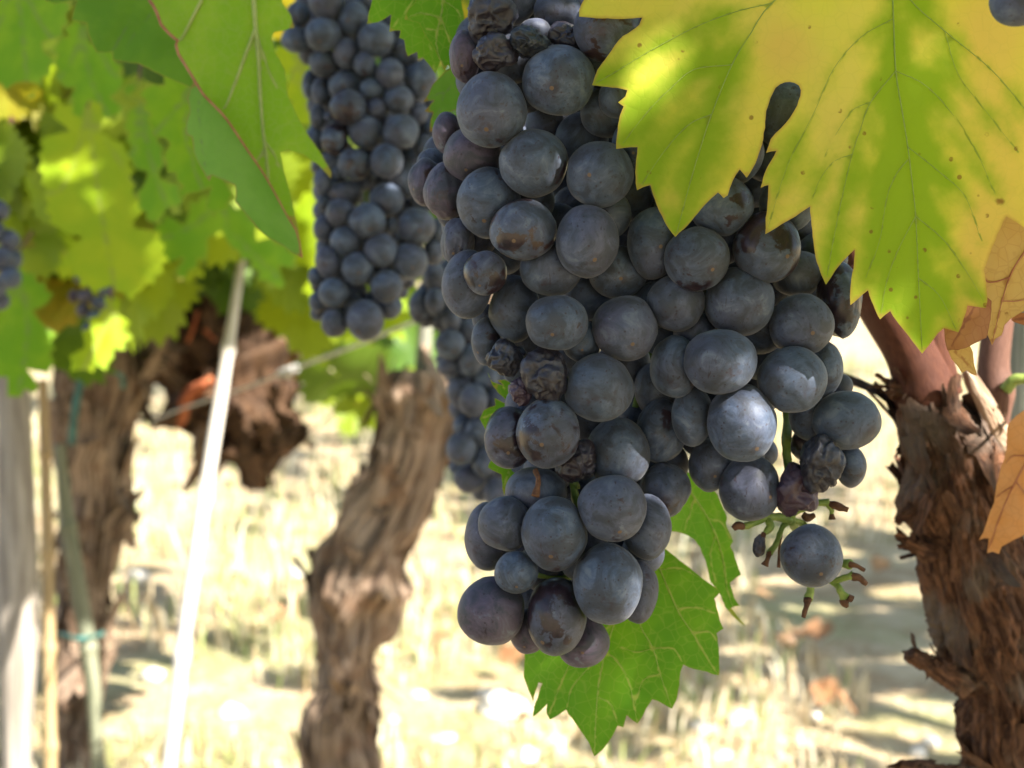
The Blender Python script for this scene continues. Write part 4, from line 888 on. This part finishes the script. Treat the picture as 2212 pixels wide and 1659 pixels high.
    trunk_part(t, tp, M_BARK_MID, 260, 90, 21, .50, 15., 190, fl=(.012, .05), knots=((.03, 1.0, .4, .02), (.05, 4.0, .35, .025), (.38, 3.0, .35, .03), (.42, .2, .3, .03), (.47, 1.6, .35, .025), (.22, 5.2, .25, .03)))
    SHADE['left'].extend(P(np.array([q[0] + o * q[3] for q in tp[:12] for o in (-.8, 0, .8)]), np.array([q[1] for q in tp[:12] for o in range(3)]), np.array([q[2] - .04 for q in tp[:12] for o in range(3)])))
    VINES.append(t)
    M = Mesh(); v, f, uv = tube(P([926, 920, 914, 908], [520, 680, 780, 870], [1.44] * 4), np.array([13, 15, 17, 18]) * K * 1.44, 50, 16); M.add(v, f, uv); M.build("upright_arm", M_GREYWOOD, t, t.location)
    # left vine with its gnarled head
    base = ground_pt(150, 1668); dl = float(unproject(base)[2])
    t = thing("grapevine", base, "left grapevine with straight trunk and a gnarled hollow brown head on its arm", "vine")
    tp = [(235,640,1.80,40),(222,720,1.80,72),(212,800,1.80,84),(204,900,1.80,82),(202,1000,1.80,76),(200,1080,1.80,68),(196,1160,1.80,62),(186,1260,1.80,56),(180,1350,1.80,48),(174,1450,1.79,44),(162,1560,1.78,44),(150,1690,1.77,48)]
    SHADE['left'].extend(P(np.array([q[0] + o * q[3] for q in tp[:8] for o in (-.8, 0, .8)]), np.array([q[1] for q in tp[:8] for o in range(3)]), np.array([q[2] - .05 for q in tp[:8] for o in range(3)])))
    SHADE['left'].extend(P([520, 515, 508, 500, 60, 60, 30, 30, 20], [560, 620, 680, 740, 880, 960, 1040, 880, 980], [1.29] * 4 + [1.5] * 5))
    SHADE['left'].extend(P([128, 136, 143, 152, 160], [960, 1030, 1106, 1160, 1220], [1.64] * 5))
    trunk_part(t, tp, M_BARK_MID, 240, 80, 33, .40, 9., 130, fl=(.02, .09))
    trunk_part(t, [(215,830,1.80,50),(280,775,1.82,52),(335,765,1.86,40),(380,780,1.92,48),(430,800,1.95,70)], M_BARK_MID, 90, 60, 35, .35, 12., 30, "arm", fl=(.02,.05))
    M_BURL = mat_bark("rusty hollow burl bark", (.032, .017, .010), (.10, .053, .028), (.075, .045, .026), 90, 34)
    trunk_part(t, [(360,690,1.99,40),(410,735,1.98,95),(470,800,1.96,118),(520,880,1.95,104),(545,950,1.95,82),(548,1000,1.95,52),(540,1030,1.95,14)], M_BURL, 130, 80, 37, .75, 24., 160, "burl", fl=(.02,.05))
    trunk_part(t, [(470,900,1.92,40),(440,965,1.92,26),(432,1005,1.93,15),(412,1040,1.94,9),(398,1062,1.95,6)], M_BARK_MID, 60, 24, 39, .4, 14., 8, "dead_branch", fl=(.01,.03))
    for pts, r in [([(395,905,1.88),(402,860,1.87),(430,838,1.86),(460,818,1.86)], [10,15,14,9]), ([(405,740,1.86),(420,700,1.86),(428,670,1.86)], [4,5,4]), ([(330,660,1.82),(338,620,1.82),(345,600,1.82)], [4,5,3]), ([(395,900,1.88),(385,925,1.88)], [12,6]), ([(440,710,1.86),(465,735,1.86)], [5,4])]:
        p = np.array(pts, float); M = Mesh(); v, f, uv = tube(P(p[:,0],p[:,1],p[:,2]), np.array(r)*K*1.86, 14, 10, lambda a,l,rr: 1+.25*noise.noise((math.cos(a)*2,math.sin(a)*2,l*120))); M.add(v,f,uv); M.build("dry_shoot", M_DRYORANGE, t, t.location)
    p = np.array([(12,150,1.10),(18,230,1.10),(28,300,1.11),(24,360,1.12),(34,420,1.12),(60,520,1.15)], float); M = Mesh(); v, f, uv = tube(P(p[:,0],p[:,1],p[:,2]), np.array([6,9,8,10,8,7])*K*1.1, 40, 12, lambda a,l,rr: 1+.2*noise.noise((math.cos(a)*2,math.sin(a)*2,l*70))); M.add(v,f,uv); M.build("reddish_shoot", M_CANE2, t, t.location)
    VINES.append(t)

def rod(name, label, cat, pts, r, mat, nodes=(), grp=None, seed=0):
    """a cane or post from the top point down to the ground"""
    p = np.array(pts, float); W = P(p[:, 0], p[:, 1], p[:, 2]); a, b = W[-2], W[-1]
    k = (-.03 - b[2]) / (b[2] - a[2]) if b[2] > -.02 else 0
    R = np.array(r) * K * p[:, 2]
    if k > 0: W = np.vstack([W, b + (b - a) * k]); R = np.append(R, R[-1])
    t = thing(name, (W[-1][0], W[-1][1], 0), label, cat, grp)
    L = np.linalg.norm(W[0] - W[-1])
    def dsp(ang, l, rr):
        g = 1 + .05 * noise.noise((math.cos(ang) * 2, math.sin(ang) * 2, l * 20 + seed))
        for q in nodes: g += .28 * math.exp(-((l - q * L) / .006) ** 2)
        return g
    M = Mesh(); v, f, uv = tube(W, R, 160, 20, dsp); M.add(v, f, uv); M.build("shaft", mat, t, t.location); return t

def build_posts():
    rod("bamboo_cane", "pale bleached cane leaning across the gap left of the middle trunk", "cane", [(524,548,1.30),(498,720,1.28),(470,900,1.26),(430,1150,1.22),(395,1400,1.19),(372,1600,1.17)], [9,12,15,16,16,16], M_WHITECANE, (.12,.3,.48,.68,.86), seed=1)
    rod("wooden_post", "thick pale grey post at the left edge below the lowest leaf", "post", [(22,760,1.50),(30,900,1.50),(38,1200,1.50),(38,1400,1.50),(36,1600,1.50)], [30,36,42,42,32], M_PALEWOOD, seed=2)
    rod("bamboo_cane", "thin tan cane between the left post and the left trunk", "cane", [(92,820,1.62),(98,1000,1.62),(105,1300,1.62),(108,1600,1.62)], [11,12,13,14], M_TANCANE, (.15,.35,.55,.75,.9), seed=3)
    rod("bamboo_cane", "thin grey green cane tied against the left trunk", "cane", [(128,960,1.66),(143,1106,1.66),(168,1260,1.66),(187,1373,1.66),(200,1470,1.66),(206,1560,1.66)], [12,15,17,17,17,15], M_GREENCANE, (.2,.5,.8), seed=4)
    # wire with a twist
    t = thing("trellis_wire", P(622, 802, 1.4), "straight grey trellis wire with a twisted knot running behind the pale cane", "wire")
    M = Mesh(); p = np.array([(330,908,1.62),(400,880,1.57),(505,846,1.49),(622,802,1.40),(760,750,1.31),(900,694,1.22),(1300,545,1.05),(2300,210,.8)], float); v, f, uv = tube(P(p[:,0],p[:,1],p[:,2]), np.full(len(p), .0016), 80, 8); M.add(v, f, uv); M.build("wire_strand", M_WIRE, t, t.location)
    M = Mesh(); c = P(622, 802, 1.398); dr = P(760,750,1.31) - P(505,846,1.49); dr /= np.linalg.norm(dr); x = np.cross(dr, CF); x /= np.linalg.norm(x); y = np.cross(dr, x)
    h = np.array([c + dr * (s - .5) * .034 + .0034 * (math.cos(s * 38) * x + math.sin(s * 38) * y) for s in np.linspace(0, 1, 60)]); v, f, uv = tube(h, np.full(60, .0013), 180, 6); M.add(v, f, uv); M.build("twist_knot", M_WIRE, t, t.location)
    # teal ties
    def strap(label, pts, wpx, d):
        p = np.array(pts, float); W = P(p[:,0], p[:,1], p[:,2]); tt = thing("plant_tie", W[0], label, "tie")
        c = catmull(W, 30); tn = np.gradient(c, axis=0); tn /= np.linalg.norm(tn, axis=1)[:, None]; s = np.cross(tn, CF); s /= np.linalg.norm(s, axis=1)[:, None]; hw = wpx * K * d
        V = []; F = []
        for i in range(30):
            for a, b in ((-1, -.3), (1, -.3), (1, .3), (-1, .3)): V.append(c[i] + s[i] * hw * a * (1 + .25 * noise.noise((i * .3, 0, wpx))) + CF * b * hw * .5)
        for i in range(29):
            for q in range(4): F.append((i*4+q, i*4+(q+1)%4, i*4+4+(q+1)%4, i*4+4+q))
        M = Mesh(); M.add(V, F); M.build("strap", M_TIE, tt, tt.location)
    strap("teal plastic tie looped low around the left trunk and cane", [(118,1366,1.74),(135,1372,1.655),(170,1380,1.635),(205,1374,1.66),(226,1366,1.76)], 6, 1.65)
    strap("long teal plastic strip hanging down the front of the left trunk", [(205,775,1.66),(182,800,1.665),(168,850,1.67),(160,900,1.67),(154,962,1.68)], 8, 1.66)
    strap("short teal plastic strip near the arm of the left vine", [(196,786,1.66),(215,782,1.66),(235,800,1.67),(262,812,1.68),(266,840,1.69)], 5, 1.66)

# ------------------------------------------------------------------ crowns (leaf masses of the vines, and unseen leaves added for shade)
VINES = []
def crown_mesh(rng, n, gen, size=(.04, .075), guard=False):
    M = Mesh()
    S = np.array(SUN); e1 = np.cross(S, [0, 0, 1.]); e1 /= np.linalg.norm(e1); e2 = np.cross(S, e1)
    l3 = np.array(LIT_PTS); l2 = np.stack([l3 @ e1, l3 @ e2], 1)
    for _ in range(n):
        c = gen(rng)
        if guard and np.min(np.linalg.norm(l2 - np.array([c @ e1, c @ e2]), axis=1)) < .13: continue
        nrm = np.array([SUN.x, SUN.y, SUN.z]) * .6 + np.array([rng.gauss(0, .5), rng.gauss(0, .5), rng.gauss(0, .4)])
        add_leaf(M, c, rng.uniform(*size), nrm, (rng.gauss(0, .4), rng.gauss(0, .4), -1), rng)
    return M

def build_crowns():
    S = np.array(SUN); e1 = np.cross(S, [0, 0, 1.]); e1 /= np.linalg.norm(e1); e2 = np.cross(S, e1)
    lit = np.array(LIT_PTS); l2 = np.stack([lit @ e1, lit @ e2], 1)
    discs = []
    def cover(sh, vine, mat, zr, cap, seed, known=False, cf=.66):
        """leaves of the crown above the frame, between the sun and what stands in their shade"""
        sh = np.array(sh); s2 = np.stack([sh @ e1, sh @ e2], 1); sdp = sh @ S
        M = Mesh(); rng = random.Random(seed); cov = np.zeros(len(sh), bool)
        if known:
            for c_, r_ in discs: cov |= np.linalg.norm(s2 - c_, axis=1) < .6 * r_
        idx = list(range(len(sh))); rng.shuffle(idx); n = 0
        for i in idx:
            if cov[i] or n > cap: continue
            for r_try in (.058, .042, .03, .02, .013, .009, .006):
                ok = False
                for _ in range(10):
                    c2 = s2[i] + np.array([rng.gauss(0, r_try * .35), rng.gauss(0, r_try * .35)])
                    if np.min(np.linalg.norm(l2 - c2, axis=1)) > r_try * 1.12 and np.linalg.norm(c2 - s2[i]) < .62 * r_try: ok = True; break
                if not ok: continue
                zt = rng.uniform(*zr); base = e1 * c2[0] + e2 * c2[1]; c = base + S * ((zt - base[2]) / S[2])
                if c @ S < sdp[i] + .12: c = base + S * (sdp[i] + .16)
                u, v, d = unproject(c)
                if d > .05 and -120 < u < 2330 and v > -140:
                    c = c + S * .25; u, v, d = unproject(c)
                    if d > .05 and -120 < u < 2330 and v > -140: continue
                add_leaf(M, c, r_try * 1.12, S + np.array([rng.gauss(0, .18), rng.gauss(0, .18), rng.gauss(0, .18)]), (rng.gauss(0, .6), rng.gauss(0, .6), -1), rng, (rng.random(), rng.random() * .9, 0)); n += 1
                cov |= np.linalg.norm(s2 - c2, axis=1) < cf * r_try; discs.append((c2, r_try))
                break
        print("shade leaves", n, "uncovered", int((~cov).sum()), len(sh)); return M
    cover(SHADE['gold'], 0, 0, (1.25, 1.6), 260, 8, False, .54).build("foliage", mat_foliage("autumn vine foliage", (.80, .70, .16), (.72, .70, .12), (.80, .62, .16), .7), VINES[0], VINES[0].location)  # unseen golden leaves added to pass yellow light onto the yellow leaf
    cover(SHADE['left'], 0, 0, (1.0, 1.4), 320, 6).build("foliage", M_FOL_LIME, VINES[2], VINES[2].location)  # unseen lime leaves added to shade the green leaves and far trunks
    cover(SHADE['near'], 0, 0, (.97, 1.22), 300, 5, True).build("foliage", M_FOL, VINES[0], VINES[0].location)  # unseen leaves added to shade the bunches and the near trunk
    def region(u0, u1, v0, v1, d0, d1): return lambda rng: P(rng.uniform(u0, u1), rng.uniform(v0, v1), rng.uniform(d0, d1))
    crown_mesh(random.Random(31), 46, region(330, 640, 590, 830, 2.0, 2.3), (.022, .042)).build("dry_leaves", mat_foliage("withered vine leaves", (.10, .045, .02), (.20, .10, .045), (.42, .36, .12), .3), VINES[2], VINES[2].location)
    crown_mesh(random.Random(32), 34, region(300, 640, 560, 720, 2.1, 2.5), (.03, .055)).build("foliage", M_FOL, VINES[2], VINES[2].location)
    def facing(M, rng, n, g, size):
        for _ in range(n):
            c = g(rng); add_leaf(M, c, rng.uniform(*size), -CF + np.array([rng.gauss(.2, .5), rng.gauss(0, .4), rng.gauss(.1, .4)]), (rng.gauss(0, .45), rng.gauss(0, .2), -1), rng)
    M = Mesh(); r_ = random.Random(41)
    facing(M, r_, 34, region(-60, 300, 0, 560, 1.02, 1.25), (.024, .042)); facing(M, r_, 40, region(-80, 330, -60, 640, 1.2, 1.6), (.04, .06)); facing(M, r_, 26, region(260, 640, 350, 500, 1.1, 1.6), (.035, .055)); facing(M, r_, 18, region(560, 740, 260, 700, 1.5, 1.9), (.04, .06)); facing(M, r_, 14, region(700, 920, 680, 900, 1.6, 2.3), (.03, .05))
    M.build("foliage", M_FOL_LIME, VINES[2], VINES[2].location)
    # left and middle vines: leaf masses behind the traced leaves
    def inview(u0, u1, v0, v1, d0, d1):
        def g(rng): return P(rng.uniform(u0, u1), rng.uniform(v0, v1), rng.uniform(d0, d1))
        return g
    M = crown_mesh(random.Random(11), 150, inview(-250, 620, -350, 520, 1.1, 2.0), (.05, .08))
    for g_, n_, s_ in ((inview(-150, 150, 480, 780, 1.3, 2.0), 26, 12), (inview(330, 640, 480, 640, 1.7, 2.3), 30, 13)):
        M2 = crown_mesh(random.Random(s_), n_, g_, (.05, .075)); M.add(np.vstack(M2.v), M2.f, None); M.c[-1] = np.vstack(M2.c)
    M.build("foliage", M_FOL, VINES[2], VINES[2].location)
    M = crown_mesh(random.Random(14), 75, inview(560, 1150, -300, 600, 1.5, 2.4), (.05, .08))
    M2 = crown_mesh(random.Random(15), 16, inview(690, 960, 600, 840, 1.7, 2.5), (.04, .07)); M.add(np.vstack(M2.v), M2.f, None); M.c[-1] = np.vstack(M2.c)
    M.build("foliage", M_FOL, VINES[1], VINES[1].location)

def build_far_vines():
    spots = [(-1.9, 4.4), (-1.0, 4.9), (-.1, 5.4), (.9, 5.9), (1.9, 6.4), (2.25, 1.1), (1.95, 1.9), (1.6, 2.7), (1.25, 3.4), (.66, -.36), (1.12, -1.15), (-.1, -.9)]  # after the distant ones: unseen vines added to shade the ground
    labs = ["distant vine far left behind the left trunk", "distant vine behind the gnarled head of the left vine", "distant vine behind the second grape bunch", "distant vine hidden behind the biggest bunch", "distant vine behind the yellow leaf"] + ["vine of the neighbouring row on the sunny side, outside the view to the right"] * 4 + ["next vine of the same row, outside the view behind the camera"] * 3
    for i, ((x, y), lab) in enumerate(zip(spots, labs)):
        t = thing("grapevine", (x, y, 0), lab, "vine", "vines of the neighbouring rows"); rng = random.Random(60 + i)
        u, v, d = unproject(np.array([[x, y, -.03], [x + .03, y, .35], [x - .02, y, .75]]))
        trunk_part(t, [(u[k], v[k], d[k], .03 / (K * d[k])) for k in range(3)], M_BARK_MID, 40, 18, 70 + i, .3, 8., 6)
        far = i < 5
        def g(r): return np.array([x + r.gauss(0, .38), y + r.gauss(0, .25), r.uniform(.75, 1.7) if far else r.uniform(.95, 1.5) if i > 8 else r.uniform(.95, 1.9)])
        crown_mesh(rng, 150 if far else (105 if i < 9 else 190), g, (.06, .09), not far).build("foliage", M_FOL, t, t.location)

def build_litter():
    st = [(1517,1570,30),(1604,1563,36),(1564,1633,26),(1694,1640,26),(1984,1623,24),(2010,1600,18),(1085,1535,55),(1050,1500,24),(960,1600,30),(905,1500,20),(850,1560,18),(1200,1610,26),(500,1540,30),(330,1460,26),(1130,1640,40),(1760,1545,18),(640,1240,20),(300,1250,26)]
    for i, (u, v, r) in enumerate(st):
        g = ground_pt(u, v); d = unproject(g)[2]; rr = r * K * d
        U, F = S_LO; rng = random.Random(i); sx, sy, sz = rng.uniform(.8, 1.2), rng.uniform(.7, 1.), rng.uniform(.45, .65)
        V = np.array([Vector(q) * rr * (1 + .28 * noise.noise(Vector(q) * 1.6 + Vector((i * 3.1, 0, 0)))) for q in U]) * [sx, sy, sz]
        o = obj("stone", new_mesh("stone", V, F), M_STONE); o.location = (g[0], g[1], rr * sz * .4 - .004); o.rotation_euler = (0, 0, rng.uniform(0, 6))
        tag(o, "pale sunlit stone lying in the dry grass", "stone", "pale stones on the ground")
    lf = [(1681,1383),(1730,1375),(1770,1370),(1700,1395),(1650,1290),(1900,1225),(1137,1553),(1780,1500),(1250,1520),(1830,1530),(1100,1420),(600,1330),(520,1260),(950,1380)]
    rust = mat_foliage("fallen leaf", (.26, .11, .05), (.38, .22, .11), (.30, .15, .06), .25)
    for i, (u, v) in enumerate(lf):
        g = ground_pt(u, v, .03); rng = random.Random(200 + i); M = Mesh()
        add_leaf(M, (0, 0, 0), rng.uniform(.018, .03), (rng.gauss(0, .5), rng.gauss(-.3, .4), 1), (math.cos(i * 2.1), math.sin(i * 2.1), 0), rng)
        o = M.build("fallen_leaf", rust); o.location = (g[0], g[1], .035)
        tag(o, "brown fallen leaf lying on the dry grass", "fallen leaf", "fallen leaves on the ground")

# ------------------------------------------------------------------ build
build_ground(); build_grass()
def lit(pts):
    for u, v, d in pts: LIT_PTS.append(P(u, v, d))
build_vines()
build_bunches(); build_leaves(); build_posts()
gz = lambda i: .328 * (1 + K * Z1[i if i <= 23 else i + 2]) - .0078
lit([(230, 700, .97), (200, 760, .97), (250, 670, .97), (185, 620, .98), (2118, 850, .44), (2130, 880, .44), (2145, 915, .44), (760, 1320, 1.38), (745, 1300, 1.38), (730, 1280, 1.38), (775, 1290, 1.38), (880, 830, 1.38), (735, 1480, 1.38), (840, 960, 1.38), (1735, 840, gz(25)), (1700, 862, gz(25)), (1765, 825, gz(25)), (1745, 870, gz(25)), (1690, 850, gz(25)), (1610, 905, gz(26)), (1640, 930, gz(26)), (1600, 935, gz(26)), (1655, 900, gz(26)), (1580, 925, gz(26)),
     (1605, 1035, gz(33)), (1580, 1065, gz(33)), (1625, 880, gz(26)), (1608, 810, gz(24)), (1615, 790, gz(24)),
     (1384, 1285, gz(56) + .003), (1385, 1310, gz(56) + .003), (1740, 1190, gz(37)), (1755, 1180, gz(37)), (1698, 975, .35), (1765, 950, gz(34)),
     (1155, 62, gz(70)), (1210, 15, .33), (1240, 20, .33), (917, 320, .575),
     (1470, 130, .308),
     *[(u_, v_, .3115) for u_ in (1425, 1450, 1475) for v_ in (70, 95, 120, 145)], (2120, 40, .308), (2160, 900, .44), (2165, 960, .44), (2140, 870, .44), (200, 300, .95), (205, 420, .95), (215, 450, .95), (178, 310, .95), (180, 345, .95), (120, 405, 1.06), (222, 340, .95), (150, 330, .95), (95, 160, 1.), (675, 480, 1.25), (690, 560, 1.25), (650, 420, 1.25)])
build_crowns(); build_far_vines(); build_litter()
